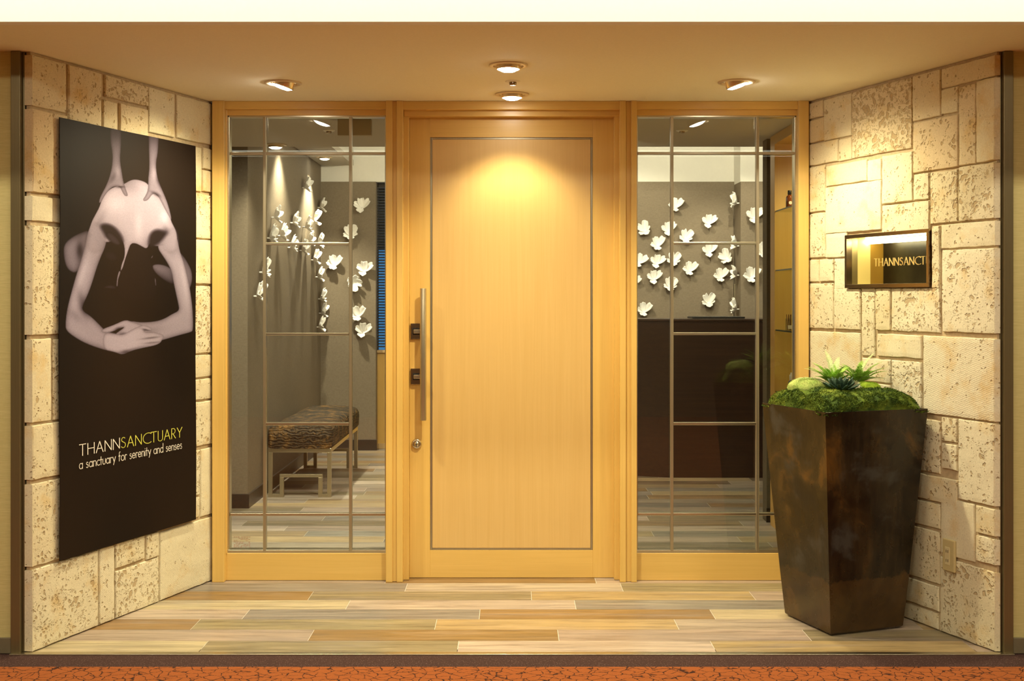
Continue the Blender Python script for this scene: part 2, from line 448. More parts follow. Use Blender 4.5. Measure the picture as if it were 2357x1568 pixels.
# corridor lamps (above and behind the camera, light the fascia, carpet and wallpaper)
for k, (x, yy) in enumerate(((-2.6, .9), (0, .9), (2.6, .9))):
    t = empty('ceiling_light', (x, yy, 3.1)); tag(t, ['square ceiling light panel over the corridor, left of the entrance', 'square ceiling light panel over the corridor, in line with the door', 'square ceiling light panel over the corridor, right of the entrance'][k], 'ceiling light', 'corridor ceiling lights')
    m = MB(); m.box(-.32, .32, -.32, .32, -.012, 0); m.build('frame', M['fascia'], t, bevel=.002)
    m = MB(); m.box(-.28, .28, -.28, .28, -.016, -.0125); m.build('diffuser', M['corr_panel'], t)
    area('lamp_beam', (x, yy, 3.07), (0, 0, 0), .5, .5, 30, CORR, t)
t = empty('ceiling_light', (0, -1.72, 3.1)); tag(t, 'long ceiling light trough at the rear of the corridor', 'ceiling light')
m = MB(); m.box(-3.6, 3.6, -.30, .30, -.012, 0); m.build('frame', M['fascia'], t, bevel=.002)
m = MB(); m.box(-3.5, 3.5, -.27, .27, -.016, -.0125); m.build('diffuser', mat_emit('trough_glow', (1, .93, .72), 2.2), t)
t = empty('cove_light', (0, 3.5, 3.06)); tag(t, 'long cove light washing the fascia above the porch opening', 'cove light')
m = MB(); m.box(-5, 5, -.05, .05, -.02, .04); m.build('trough', M['fascia'], t, bevel=.002)
area('lamp_beam', (0, 3.56, 3.02), (math.radians(70), 0, 0), 10, .06, 50, CORR, t)

# ------------------------------------------------------------------ stone walls
class Wall:
    def __init__(s, pxf, pxb):
        s.O = Vector((X(pxf, YF), YF)); B = Vector((X(pxb, YB), YB)); s.L = (B - s.O).length
        s.t = (B - s.O).normalized(); s.n = Vector((s.t.y, -s.t.x))
        if s.n.x * s.O.x > 0: s.n = -s.n
    def P(s, u, v, w_=0.0):
        q = s.O + s.t * u + s.n * w_; return Vector((q.x, q.y, v))
    def uv(s, px, py, w_=0.0):
        a = (px - CX) / F; o = s.O + s.n * w_
        u = (a * o.y - o.x) / (s.t.x - a * s.t.y); Yp = o.y + u * s.t.y
        return u, EYE - (py - CY) * Yp / F
WL, WR = Wall(75, 490), Wall(2290, 1857)

def stone_slab(mb, att, W, u0, u1, v0, v1, tone, pit, comb, th=None):
    if u0 > u1: u0, u1 = u1, u0
    if v0 > v1: v0, v1 = v1, v0
    th = random.uniform(-.0015, .003) if th is None else th
    nu = max(3, int((u1 - u0) / .018)); nv = max(3, int((v1 - v0) / .018))
    us = [u0, u0 + .003] + [u0 + (u1 - u0) * i / nu for i in range(1, nu)] + [u1 - .003, u1]
    vv = [v0, v0 + .003] + [v0 + (v1 - v0) * i / nv for i in range(1, nv)] + [v1 - .003, v1]
    sd = random.uniform(0, 50)
    P = []
    ring = []
    for j, v in enumerate(vv):
        row = []
        for i, u in enumerate(us):
            e = min(u - u0, u1 - u, v - v0, v1 - v)
            nz = noise.noise(Vector((u * 14 + sd, v * 14, sd)))
            ww = th + nz * .0018
            if e < .001: ww -= .006
            elif e < .004: ww -= .0014
            uu, v2 = u, v
            if e < .004:
                k = .0028 * noise.noise(Vector((u * 22, v * 22, sd + 9)))
                uu += k; v2 += .0028 * noise.noise(Vector((v * 22 + 7, u * 22, sd)))
            row.append(W.P(uu, v2, ww))
        P.append(row)
    nr, nc = len(P), len(P[0])
    base = len(mb.v)
    mb.grid(P)
    # skirt down to the mortar
    idx = [(0, i) for i in range(nc)] + [(j, nc - 1) for j in range(1, nr)] + [(nr - 1, i) for i in range(nc - 2, -1, -1)] + [(j, 0) for j in range(nr - 2, 0, -1)]
    b2 = len(mb.v)
    nn = Vector((W.n.x, W.n.y, 0))
    for (j, i) in idx: mb.v.append(tuple(Vector(P[j][i]) - nn * .014))
    n = len(idx)
    for k in range(n):
        a, b = idx[k], idx[(k + 1) % n]
        mb.f.append((base + a[0] * nc + a[1], base + b[0] * nc + b[1], b2 + (k + 1) % n, b2 + k))
    att.extend([(tone, pit, comb)] * (nr * nc + n))

TOP = None
left_stones = [ # x0,x1,ytop,ybottom (at x0)  tone pit comb
    (75, 154, TOP, 243, .5, .6, 0), (159, 234, TOP, 322, .5, .7, 0), (243, 342, TOP, 221, .6, .9, 0), (238, 270, 229, 330, .5, .5, 0),
    (277, 341, 237, 335, .5, .6, 0), (343, 402, TOP, 304, .45, .45, 0), (408, 488, TOP, 317, .5, .4, .3), (75, 156, 250, 442, .8, .6, 0),
    (75, 150, 450, 508, .4, .2, 0), (75, 150, 518, 772, .45, .8, 0), (75, 119, 781, 974, .35, .5, 0), (124, 170, 781, 968, .35, .9, 0),
    (75, 170, 980, 1106, .3, .6, 0), (75, 170, 1115, 1306, .3, .8, 0), (75, 226, 1313, 'F', .05, .85, 0), (230, 264, 1264, 'F', .1, .5, .5),
    (267, 334, 1252, 1309, .15, .9, 0), (338, 366, 1232, 1289, .2, .7, 0), (267, 366, 1316, 'F', .05, .9, 0), (370, 489, 1226, 'F', .05, .35, .6),
    (440, 465, 335, 438, .4, .4, .3), (468, 488, 340, 388, .4, .3, 0), (468, 488, 391, 440, .4, .3, 0), (440, 488, 443, 547, .25, .6, 0),
    (440, 488, 550, 653, .2, .4, 0), (440, 488, 658, 815, .15, .9, 0), (440, 488, 820, 871, .15, .5, 0), (440, 488, 876, 924, .1, .6, 0),
    (440, 489, 929, 1031, .1, .6, 0), (440, 461, 1040, 1144, .1, .9, .3), (440, 461, 1149, 1196, .1, .7, 0), (464, 489, 1035, 1190, .1, .3, .9)]
right_stones = [
    (1857, 1894, TOP, 276, .5, .4, 0), (1857, 1896, 279, 331, .8, .3, 0), (1895, 1959, TOP, 325, .55, .5, 0), (1859, 1928, 334, 383, .6, .4, 0),
    (1929, 1959, 321, 372, .6, .5, 0), (1960, 2098, TOP, 365, .5, 1.0, 0), (2100, 2164, TOP, 280, .5, .5, 0), (2166, 2289, TOP, 204, .45, .5, 0),
    (2165, 2203, 207, 265, .45, .5, 0), (2206, 2245, 201, 382, .5, .7, 0), (2247, 2289, 187, 375, .4, .3, 0), (2101, 2204, 284, 399, .6, .7, 0),
    (1859, 1898, 386, 490, .4, .6, 0), (1900, 1994, 383, 430, .35, .3, .2), (1996, 2028, 370, 418, .2, .2, 0), (1900, 2028, 433, 539, .1, .35, .4),
    (1900, 1948, 539, 594, .1, .35, .4), (2030, 2100, 360, 470, .3, .6, 0), (2102, 2137, 402, 462, .3, .7, 0), (2140, 2203, 399, 516, .35, .9, 0),
    (2206, 2289, 386, 510, .35, .9, 0), (1859, 1898, 494, 594, .2, .7, 0), (2030, 2138, 474, 540, .25, .7, 0), (1859, 1883, 599, 649, .15, .2, 0),
    (1886, 1917, 598, 648, .15, .6, 0), (1919, 1948, 596, 666, .1, .6, 0), (1919, 1979, 665, 757, .1, .7, 0), (2144, 2162, 522, 664, .2, .9, 0),
    (2051, 2162, 664, 762, .15, .9, 0), (2165, 2289, 518, 573, .2, .5, 0), (2168, 2289, 577, 764, .15, .8, 0), (1860, 1916, 653, 755, .2, .8, 0),
    (1982, 2012, 663, 818, .15, .8, 0), (2015, 2049, 664, 760, .35, .7, 0), (1862, 1979, 762, 948, .15, .35, .9), (2018, 2120, 768, 819, .15, .5, 0),
    (2125, 2289, 773, 950, .1, .55, .8), (1983, 2048, 824, 876, .1, .6, 0), (2052, 2120, 829, 950, .15, 1.0, 0), (1983, 2048, 880, 947, .1, .5, 0),
    (2056, 2162, 955, 1071, .3, .8, 0), (2166, 2201, 960, 1015, .25, .9, 0), (2167, 2201, 1020, 1078, .25, .6, 0), (2206, 2289, 965, 1148, .2, .7, 0),
    (2056, 2202, 1077, 1132, .35, .6, 0), (2056, 2162, 1137, 1191, .4, .6, 0), (2165, 2242, 1144, 1273, .3, .4, 0), (2246, 2289, 1163, 1225, .25, .6, 0),
    (2246, 2289, 1231, 1290, .2, .95, 0), (2056, 2161, 1198, 1311, .4, .7, 0), (2056, 2160, 1318, 1371, .4, .6, 0), (2056, 2158, 1377, 'F', .35, .6, 0),
    (2163, 2289, 1281, 'F', .3, .8, 0), (1862, 1950, 954, 1120, .3, .6, 0), (1953, 2052, 954, 1040, .3, .6, 0), (1953, 2052, 1044, 1170, .3, .6, 0),
    (1862, 1950, 1125, 'F', .3, .6, 0), (1953, 2052, 1175, 'F', .3, .6, 0)]

def build_wall(W, stones, name, hole=None, pxe=None, pxc=None):
    mb = MB(); att = []
    for (x0, x1, ya, yb, tone, pit, comb) in stones:
        u0 = W.uv(x0, 700)[0]; u1 = W.uv(x1, 700)[0]
        v1 = HC - .012 if ya is None else W.uv(x0, ya)[1]
        v0 = .004 if yb == 'F' else W.uv(x0, yb)[1]
        tone = min(1, max(0, tone + random.uniform(-.1, .1)))
        stone_slab(mb, att, W, u0, u1, v0, v1, tone, pit, comb)
        # corner stones wrap round the front end of the wall
        if max(x0, x1) == 2289 or min(x0, x1) == 75:
            xe = X(pxe, YF); xc = W.O.x
            a, b = min(xe, xc), max(xe, xc)
            n0 = len(mb.v)
            mb.prism([(a, YF + .002, v0 + .002), (b - (.0 if W is WL else -.0), YF - .0015, v0 + .002), (b, YF - .0015, v1 - .002), (a, YF + .002, v1 - .002)], (0, .12, 0))
            att.extend([(tone, pit * .6, 0)] * (len(mb.v) - n0))
    o = mb.build(name, M['stone'], fix=True)
    ca = o.data.color_attributes.new('stone', 'FLOAT_COLOR', 'POINT')
    ca.data.foreach_set('color', [q for c in att for q in (*c, 1)])
    # flat shading keeps the slab edges crisp
    struct(o, 'porch wall of rough coral limestone blocks')
    # mortar backing
    mb = MB()
    def bk(u0, u1, v0, v1):
        b = [W.P(u0, v0, -.011), W.P(u1, v0, -.011), W.P(u1, v0, -.03), W.P(u0, v0, -.03)]
        t = [p + Vector((0, 0, v1 - v0)) for p in b]; mb.hexa(b, t)
    if hole:
        a, b, c, d = hole
        bk(0, W.L, .001, c); bk(0, W.L, d, HC - .001); bk(0, a, c, d); bk(b, W.L, c, d)
    else: bk(0, W.L, .001, HC - .001)
    bo = mb.build('mortar', M['mortar'], o); return o
ua, ub = WR.uv(2137, 600)[0], WR.uv(1953, 600)[0]
_, sv1 = WR.uv(1953, 550); _, sv0 = WR.uv(1953, 655)
build_wall(WL, left_stones, 'wall_left', None, 56)
build_wall(WR, right_stones, 'wall_right', (ua - .004, ub + .004, sv0 - .004, sv1 + .004), 2302)

# ------------------------------------------------------------------ timber screen: posts, header, sidelights
YP, YR, YG, YD = 5.828, 5.866, 5.90, 5.922   # post face, rail face, glass, door face
def fr(mb, x0, x1, y0, y1, Y, depth):
    mb.box(X(x0, Y), X(x1, Y), Y, Y + depth, max(0.001, Z(y1, Y)), min(HC - .0005, Z(y0, Y)))
def trim(n, parts, label, mat='wood_v', bev=.002):
    m = MB()
    for p in parts: fr(m, *p)
    o = m.build('trim_%d' % n, M[mat], bevel=bev); return struct(o, label)
TT, BB = 100, 1600
trim(7, [(888, 903, TT, BB, YP, .14), (902, 914, TT, BB, YP + .012, .12), (913, 927, TT, BB, YP, .14), (927, 941, TT, BB, YP + .05, .09)], 'grooved maple door post, left of the door')
trim(8, [(1453, 1466, TT, BB, YP, .14), (1441, 1454, TT, BB, YP + .012, .12), (1427, 1441, TT, BB, YP, .14), (1414, 1427, TT, BB, YP + .05, .09)], 'grooved maple door post, right of the door')
trim(9, [(488, 516, TT, BB, YP, .14)], 'maple end post beside the left stone wall')
trim(10, [(1838, 1862, TT, BB, YP, .14)], 'maple end post beside the right stone wall')
trim(11, [(510, 894, TT, 251, YP + .012, .12), (925, 1430, TT, 252, YP + .01, .12), (1460, 1842, TT, 251, YP + .012, .12)], 'maple header rail under the ceiling', 'wood_h')
m = MB(); m.box(-2.9, 2.9, 5.88, 5.96, HC + .01, 3.2); struct(m.build('wall_above_door', M['white_wall']))
for s in (-1, 1):
    x0, x1 = (-2.9, X(488, YP)) if s < 0 else (X(1862, YP), 2.9)
    m = MB(); m.box(x0, x1, 5.9, 5.96, 0, HC + .02); struct(m.build('wall_screen_' + ('left' if s < 0 else 'right'), M['linen']))

def sidelight(n, xa, xb, bars, label):
    e = empty('window_%d' % n, (X((xa + xb) / 2, YG), YG, 0)); struct(e, label)
    def p(mb, name, mat, bevel=.001, smooth=False):
        o = mb.build(name, M[mat], e, smooth, bevel); local(e, o); return o
    m = MB()
    fr(m, xa - 12, xb + 12, 250.5, 265.5, YR, .09)
    p(m, 'top_rail', 'wood_h', .002)
    m = MB()
    fr(m, xa - 12, xb + 12, 1274, 1600, YR, .09)
    p(m, 'bottom_rail', 'wood_h', .002)
    m = MB()
    if n == 1: fr(m, 514, 522.5, 240, 1275, YR - .004, .09)
    else: fr(m, 1834.5, 1840, 240, 1275, YR - .004, .09)
    p(m, 'side_jamb', 'wood_v', .002)
    # brushed steel glazing frame
    Yb_ = YR + .008
    m = MB()
    fr(m, xa - 5, xb + 4, 265.5, 270, Yb_, .05); fr(m, xa - 5, xb + 4, 1266, 1274, Yb_ - .004, .056)
    fr(m, xa - 5, xa + 1, 266, 1272, Yb_, .05); fr(m, xb - 1, xb + 4, 266, 1272, Yb_, .05)
    p(m, 'glazing_frame', 'steel_h', .0015)
    for bx in bars[0]:
        m = MB(); fr(m, bx - 3.4, bx + 3.4, 268, 1270, Yb_ - .006, .03); fr(m, bx - 3.4, bx + 3.4, 268, 1270, YG + .006, .018)
        p(m, 'glazing_bar', 'steel', .002)
    for (a, b, yy) in bars[1]:
        m = MB(); fr(m, a, b, yy - 3, yy + 3, Yb_ - .004, .026); fr(m, a, b, yy - 3, yy + 3, YG + .006, .014)
        p(m, 'glazing_bar', 'steel_h', .002)
    m = MB(); m.box(X(xa - 4, YG), X(xb + 3, YG), YG, YG + .005, Z(1272, YG), Z(266, YG))
    p(m, 'pane', 'glass', 0)
    return e
b1 = [(608, 353), (806, 353)]
w1 = sidelight(1, 527, 887, ([608.5, 806.5], [(530, 887, 353), (611, 803, 561), (611, 803, 769.5), (611, 803, 976.5), (530, 887, 1185)]), 'left sidelight with steel glazing bars')
w2 = sidelight(2, 1467, 1830, ([1547, 1744], [(1468, 1829, 352.5), (1550, 1741, 560), (1550, 1741, 768.5), (1550, 1741, 976), (1468, 1829, 1184)]), 'right sidelight with steel glazing bars')

# maker's notice printed small on the bottom corner of the left pane
M['ink'] = mat_plain('faint_red_ink', (.32, .12, .06), .7)
m = MB(); random.seed(3)
for r in range(9):
    x = 538.0; yy = 1236 + r * 2.9
    while x < 574:
        L = random.uniform(2, 6)
        if random.random() < .72: m.box(X(x, YG), X(min(x + L, 576), YG), YG - .0012, YG - .0006, Z(yy + .8, YG), Z(yy, YG))
        x += L + 1.2
    if r == 3: pass
o = m.build('printed_notice', M['ink'], w1); local(w1, o); o['label'] = 'faint small red print on the glass'
random.seed(11)

# ------------------------------------------------------------------ door
d = empty('door_1', (X(1178, YD), YD, 0)); struct(d, 'pale maple entrance door with steel inlay line')
def dp(mb, name, mat, bevel=0.001, smooth=False, parent=None, label=None):
    o = mb.build(name, M[mat], parent or d, smooth, bevel)
    if parent is None: local(d, o)
    else: o.matrix_parent_inverse = (Matrix.Translation(d.location)).inverted() if parent is not d else local(d, o)
    if label: o['label'] = label
    return o
YI = YD
m = MB()
x0, x1, z0, z1 = X(943, YD), X(1414, YD), Z(1330, YD), Z(268, YD)
ix0, ix1, iz0, iz1 = X(990, YD), X(1364.5, YD), Z(1267, YD), Z(316, YD)
m.box(x0, ix0, YD, YD + .04, z0, z1); m.box(ix1, x1, YD, YD + .04, z0, z1)
dp(m, 'stile', 'wood_v', .001)
m = MB(); m.box(ix0, ix1, YD, YD + .04, iz1, z1); m.box(ix0, ix1, YD, YD + .04, z0, iz0)
dp(m, 'rail', 'wood_h', .001)
g = .0115
m = MB(); m.box(ix0 + g, ix1 - g, YD + .001, YD + .04, iz0 + g, iz1 - g)
dp(m, 'door_panel', 'door_veneer', .001)
m = MB()
m.box(ix0 + .001, ix0 + g - .001, YD + .004, YD + .03, iz0 + .001, iz1 - .001); m.box(ix1 - g + .001, ix1 - .001, YD + .004, YD + .03, iz0 + .001, iz1 - .001)
m.box(ix0 + g, ix1 - g, YD + .004, YD + .03, iz0 + .001, iz0 + g - .001); m.box(ix0 + g, ix1 - g, YD + .004, YD + .03, iz1 - g + .001, iz1 - .001)
dp(m, 'steel_inlay', 'steel', .0005)
# top stop of the opening
trim(12, [(930, 1426, 251, 268, YP + .045, .1)], 'maple head jamb above the door', 'wood_h')
# pull bar, brackets, lock
YH = YD - .062
m = MB(); xh = X(974, YH); r = 7.3 * YH / F
m.tube((xh, YH, Z(968, YH)), (xh, YH, Z(664, YH)), r, 24)
hb = dp(m, 'pull_bar', 'steel', .001, True)
for yy in (763, 867):
    m = MB(); Yq = YD - .012
    m.box(X(945, Yq), X(967, Yq), YD - .014, YD + .001, Z(yy + 18.5, Yq), Z(yy - 18.5, Yq))
    pl = dp(m, 'handle_plate', 'brass_dark', .0025)
    m = MB()
    m.box(X(950, Yq), X(965, Yq), YD - .0155, YD - .012, Z(yy + 8, Yq), Z(yy - 8, Yq))
    a = m.build('plate_recess', M['black'], pl, False, .0005); a.matrix_parent_inverse = Matrix()
    m = MB(); m.box(X(953, Yq), xh, YD - .04, YD - .010, Z(yy + 4.5, Yq), Z(yy - 4.5, Yq)); m.box(xh - .006, xh + .006, YH, YD - .02, Z(yy + 4, Yq), Z(yy - 4, Yq))
    a = m.build('handle_bracket', M['steel_h'], pl, False, .002)
m = MB(); Yq = YD - .01
rot = Matrix.Rotation(math.pi / 2, 3, 'X')
m.lathe((X(958.5, Yq), YD, Z(1022.5, Yq)), [(.026, 0), (.026, .006), (.022, .013), (.0155, .015), (.0145, .012), (.0135, .012), (.013, .018), (.0005, .0185)], 32, rot)
lk = dp(m, 'lock_cylinder', 'steel_h', 0, True)
m = MB(); m.box(X(957.7, Yq), X(959.3, Yq), YD - .0192, YD - .018, Z(1028, Yq), Z(1017, Yq)); m.build('keyhole', M['black'], lk)
# inner face backing of the door
# ------------------------------------------------------------------ poster on the left wall
PW = .016
def poly_smooth(P, it=2):
    for _ in range(it):
        Q = []
        for k in range(len(P)):
            a, b = P[k], P[(k + 1) % len(P)]
            Q += [(a[0] * .75 + b[0] * .25, a[1] * .75 + b[1] * .25), (a[0] * .25 + b[0] * .75, a[1] * .25 + b[1] * .75)]
        P = Q
    return np.array(P)
def poly_sd(P, gx, gy):
    """inside distance (positive inside), pixels"""
    ins = np.zeros(gx.shape, bool); dist = np.full(gx.shape, 1e9)
    bx0, by0 = P.min(0) - 6; bx1, by1 = P.max(0) + 6
    sel = (gx > bx0) & (gx < bx1) & (gy > by0) & (gy < by1)
    x, y = gx[sel], gy[sel]; inn = np.zeros(x.shape, bool); dd = np.full(x.shape, 1e9)
    n = len(P)
    for k in range(n):
        ax, ay = P[k]; bx, by = P[(k + 1) % n]
        c = (ay > y) != (by > y)
        with np.errstate(divide='ignore', invalid='ignore'):
            xi = ax + (y - ay) * (bx - ax) / (by - ay if by != ay else 1e-9)
        inn ^= c & (x < xi)
        ex, ey = bx - ax, by - ay; L = ex * ex + ey * ey + 1e-9
        t = np.clip(((x - ax) * ex + (y - ay) * ey) / L, 0, 1)
        dd = np.minimum(dd, np.hypot(x - ax - t * ex, y - ay - t * ey))
    out = np.full(gx.shape, -9.0); out[sel] = np.where(inn, dd, -dd)
    return out
Tz = lambda pts: [(130 + a / 5.227, 260 + b / 5.227) for a, b in pts]
Bz = lambda pts: [(130 + a / 5.227, 540 + b / 5.227) for a, b in pts]
def figure(gx, gy):
    """printed picture: a person bowing forward, seen from behind, two hands resting on the back"""
    L = np.zeros(gx.shape)          # luminance of the print
    H = np.zeros(gx.shape)
    def blob(cx, cy, sx, sy, rot=0):
        c, s = math.cos(rot), math.sin(rot); dx, dy = gx - cx, gy - cy
        return np.exp(-(((dx * c + dy * s) / sx) ** 2 + ((-dx * s + dy * c) / sy) ** 2))
    def layer(P, lum, rad, k=.55, soft=1.2, gxn=0.0, gyn=0.0, adj=None, it=2, esoft=None):
        nonlocal L
        P = poly_smooth(P, it); d = poly_sd(P, gx, gy)
        a = np.clip(d / (esoft or soft) + .5, 0, 1)
        t = np.clip(d / rad, 0, 1); h = np.sqrt(np.clip(1 - (1 - t) ** 2, 0, 1))
        c = P.mean(0); s = P.max(0) - P.min(0)
        v = lum * ((1 - k) + k * h) + gxn * (gx - c[0]) / s[0] + gyn * (gy - c[1]) / s[1]
        if adj is not None: v = v + adj
        v = np.clip(v, .02, 1)
        L = L * (1 - a) + v * a
    # knees behind
    layer(Bz([(80, 200), (95, 110), (180, 30), (300, -30), (400, -60), (400, 200), (330, 330), (240, 470), (150, 440), (100, 350)]), .50, 20, .75, 2, -.16, 0, -.30 * blob(183, 578, 8, 20), esoft=3)
    layer(Bz([(1440, 180), (1500, 225), (1570, 320), (1625, 430), (1636, 530), (1620, 610), (1598, 660), (1520, 500)]), .42, 12, .6, 2, .15, 0, esoft=2)
    layer(Bz([(1140, 375), (1210, 352), (1320, 375), (1400, 430), (1420, 560), (1400, 610), (1300, 560), (1190, 470)]), .36, 16, .6, 2, 0, -.25, esoft=3)
    layer(Bz([(570, 230), (620, 200), (700, 210), (760, 290), (700, 330), (600, 300)]), .10, 14, .9, 2, esoft=4)
    layer(Bz([(540, 640), (640, 600), (720, 620), (725, 660), (640, 655)]), .17, 8, .9, 2, esoft=4)
    # left arm (viewer's left) with forearm
    layer(Bz([(430, -140), (375, -40), (345, 110), (300, 290), (240, 470), (190, 650), (150, 800), (120, 940), (108, 1070), (113, 1150), (200, 1225), (350, 1312), (560, 1385), (700, 1412), (800, 1440), (900, 1300), (820, 1210), (600, 1170), (540, 1110), (420, 990), (305, 912), (320, 840), (385, 700), (435, 560), (480, 410), (530, 280), (580, 170), (610, 60), (600, -60)]),
          .66, 17, .52, 1.4, -.10, 0, -.22 * blob(190, 700, 10, 34, -.3) + .10 * blob(185, 640, 9, 60, .32) - .10 * blob(172, 727, 22, 10, .7))
    # right arm with forearm
    layer(Bz([(1330, -60), (1440, 0), (1480, 200), (1535, 350), (1585, 540), (1612, 690), (1640, 900), (1646, 1150), (1620, 1175), (1500, 1205), (1330, 1255), (1200, 1290), (1000, 1250), (830, 1120), (880, 1035), (1020, 1060), (1200, 1045), (1300, 1010), (1390, 955), (1476, 915), (1462, 830), (1432, 700), (1402, 560), (1382, 440), (1330, 340), (1270, 250), (1216, 170), (1222, 90)]),
          .66, 15, .5, 1.4, 0, 0, .12 * blob(425, 640, 8, 70, -.15) - .12 * blob(395, 570, 14, 22) - .12 * blob(330, 765, 40, 10, -.2))
    # back and shoulders, neck
    layer(Tz([(560, 1005), (620, 940), (690, 895), (770, 872), (830, 850), (880, 818), (940, 798), (1020, 812), (1095, 848), (1170, 960), (1235, 1020), (1295, 1090), (1345, 1200), (1378, 1310), (1410, 1370), (1440, 1440), (1450, 1540), (1360, 1600), (1270, 1590), (1180, 1610), (1120, 1560), (1090, 1640), (1020, 1600), (960, 1568), (905, 1570), (870, 1650), (835, 1790), (800, 1870), (775, 1910), (790, 1820), (825, 1740), (830, 1640), (810, 1545), (760, 1500), (690, 1540), (600, 1560), (520, 1520), (440, 1480), (380, 1450), (420, 1310), (470, 1220), (520, 1130)]),
          .71, 14, .25, 1.4, -.03, -.05,
          - .52 * blob(250, 527, 17, 9, .35) - .50 * blob(366, 540, 17, 9, -.4) - .34 * blob(264, 545, 22, 14, .5) - .36 * blob(355, 556, 18, 13, -.4)
          - .14 * blob(300, 425, 26, 20) + .10 * blob(262, 470, 30, 25) + .12 * blob(378, 500, 11, 17) + .08 * blob(320, 520, 9, 30)
          - .10 * blob(228, 512, 8, 26, .5) - .16 * blob(385, 535, 7, 18, -.5))
    # hollows under the shoulder blades and soft joins to the arms
    layer(Tz([(515, 1370), (560, 1335), (640, 1340), (720, 1385), (790, 1470), (815, 1560), (760, 1560), (700, 1520), (640, 1500), (590, 1500), (560, 1450)]), .10, 9, 0, 2, esoft=9)
    layer(Tz([(1110, 1500), (1145, 1425), (1210, 1400), (1285, 1425), (1340, 1440), (1300, 1510), (1240, 1560), (1170, 1610), (1110, 1620)]), .10, 9, 0, 2, esoft=9)
    layer(Tz([(600, 1440), (660, 1435), (740, 1500), (790, 1580), (740, 1600), (660, 1560), (610, 1500)]), .18, 9, .8, 2, esoft=6)
    layer(Tz([(395, 1500), (440, 1330), (500, 1340), (540, 1420), (590, 1500), (560, 1640), (450, 1680), (380, 1620)]), .62, 14, .15, 2, -.12, 0, esoft=16)
    layer(Tz([(1250, 1590), (1300, 1500), (1380, 1400), (1420, 1400), (1455, 1560), (1440, 1660), (1330, 1680)]), .62, 14, .15, 2, .05, 0, esoft=14)
    # hair
    layer(Bz([(905, 95), (1000, 130), (1082, 180), (1110, 300), (1165, 420), (1200, 620), (1190, 760), (1000, 800), (760, 760), (735, 660), (780, 500), (820, 330), (870, 190)]), .045, 10, 0, 1.2)
    layer(Bz([(755, 440), (775, 440), (772, 470), (745, 540), (738, 630), (724, 620), (735, 520)]), .5, 2, .3, 1, esoft=1.5)
    layer(Bz([(1180, 520), (1190, 530), (1197, 620), (1190, 610)]), .5, 2, .3, 1, esoft=1.5)
    layer(Bz([(1140, 270), (1160, 248), (1155, 270), (1138, 292)]), .4, 2, .3, 1, esoft=1.5)
    # clasped hands
    layer(Bz([(830, 1024), (900, 1045), (990, 1075), (1060, 1100), (1000, 1160), (880, 1200), (780, 1215), (705, 1200), (760, 1160), (830, 1110), (760, 1130), (690, 1165), (600, 1185), (545, 1175), (540, 1155), (570, 1130), (700, 1085)]),
          .66, 7, .45, 1.2, 0, 0, -.25 * blob(272, 757, 9, 4, -.3) - .2 * blob(283, 768, 10, 4))
    layer(Bz([(560, 1180), (700, 1195), (800, 1212), (900, 1150), (990, 1105), (1050, 1088), (1130, 1115), (1152, 1150), (1130, 1162), (1050, 1150), (1075, 1180), (1160, 1170), (1260, 1198), (1285, 1215), (1292, 1245), (1270, 1262), (1255, 1300), (1190, 1335), (1050, 1362), (900, 1400), (800, 1452), (700, 1412), (560, 1382)]),
          .72, 9, .4, 1.2, 0, 0, -.28 * blob(347, 778, 20, 2.2, -.12) - .30 * blob(336, 760, 10, 2.5, .3) - .22 * blob(350, 789, 18, 2, -.1) - .25 * blob(290, 812, 12, 6) - .15 * blob(300, 806, 40, 4, -.25))
    # hands of the therapist pressing on the back
    layer(Tz([(650, 150), (790, 150), (785, 400), (770, 560), (792, 700), (812, 830), (845, 930), (868, 990), (855, 1003), (825, 995), (795, 940), (770, 885), (700, 882), (645, 918), (585, 990), (535, 1080), (512, 1085), (520, 1030), (560, 950), (605, 870), (655, 740), (680, 600), (680, 480), (655, 350)]),
          .50, 9, .5, 1.3, 0, .22, -.16 * blob(268, 300, 20, 30) + .12 * blob(272, 395, 6, 12) - .14 * blob(261, 410, 5, 14, .5))
    layer(Tz([(1100, 180), (1230, 180), (1216, 480), (1190, 600), (1202, 760), (1250, 890), (1315, 1040), (1352, 1150), (1382, 1285), (1365, 1275), (1300, 1160), (1240, 1040), (1200, 975), (1150, 972), (1105, 1045), (1060, 1064), (1038, 1045), (1070, 1000), (1102, 920), (1100, 800), (1116, 650), (1110, 480)]),
          .54, 9, .5, 1.3, 0, .2, -.16 * blob(352, 305, 18, 30) + .14 * blob(355, 400, 6, 16) - .12 * blob(364, 420, 4, 16, -.4))
    # contact shade printed under the fingers
    L *= 1 - .5 * blob(278, 430, 10, 3) * (gy > 428) - .45 * blob(358, 447, 12, 3.5, .5)
    return np.clip(L, 0, 1)

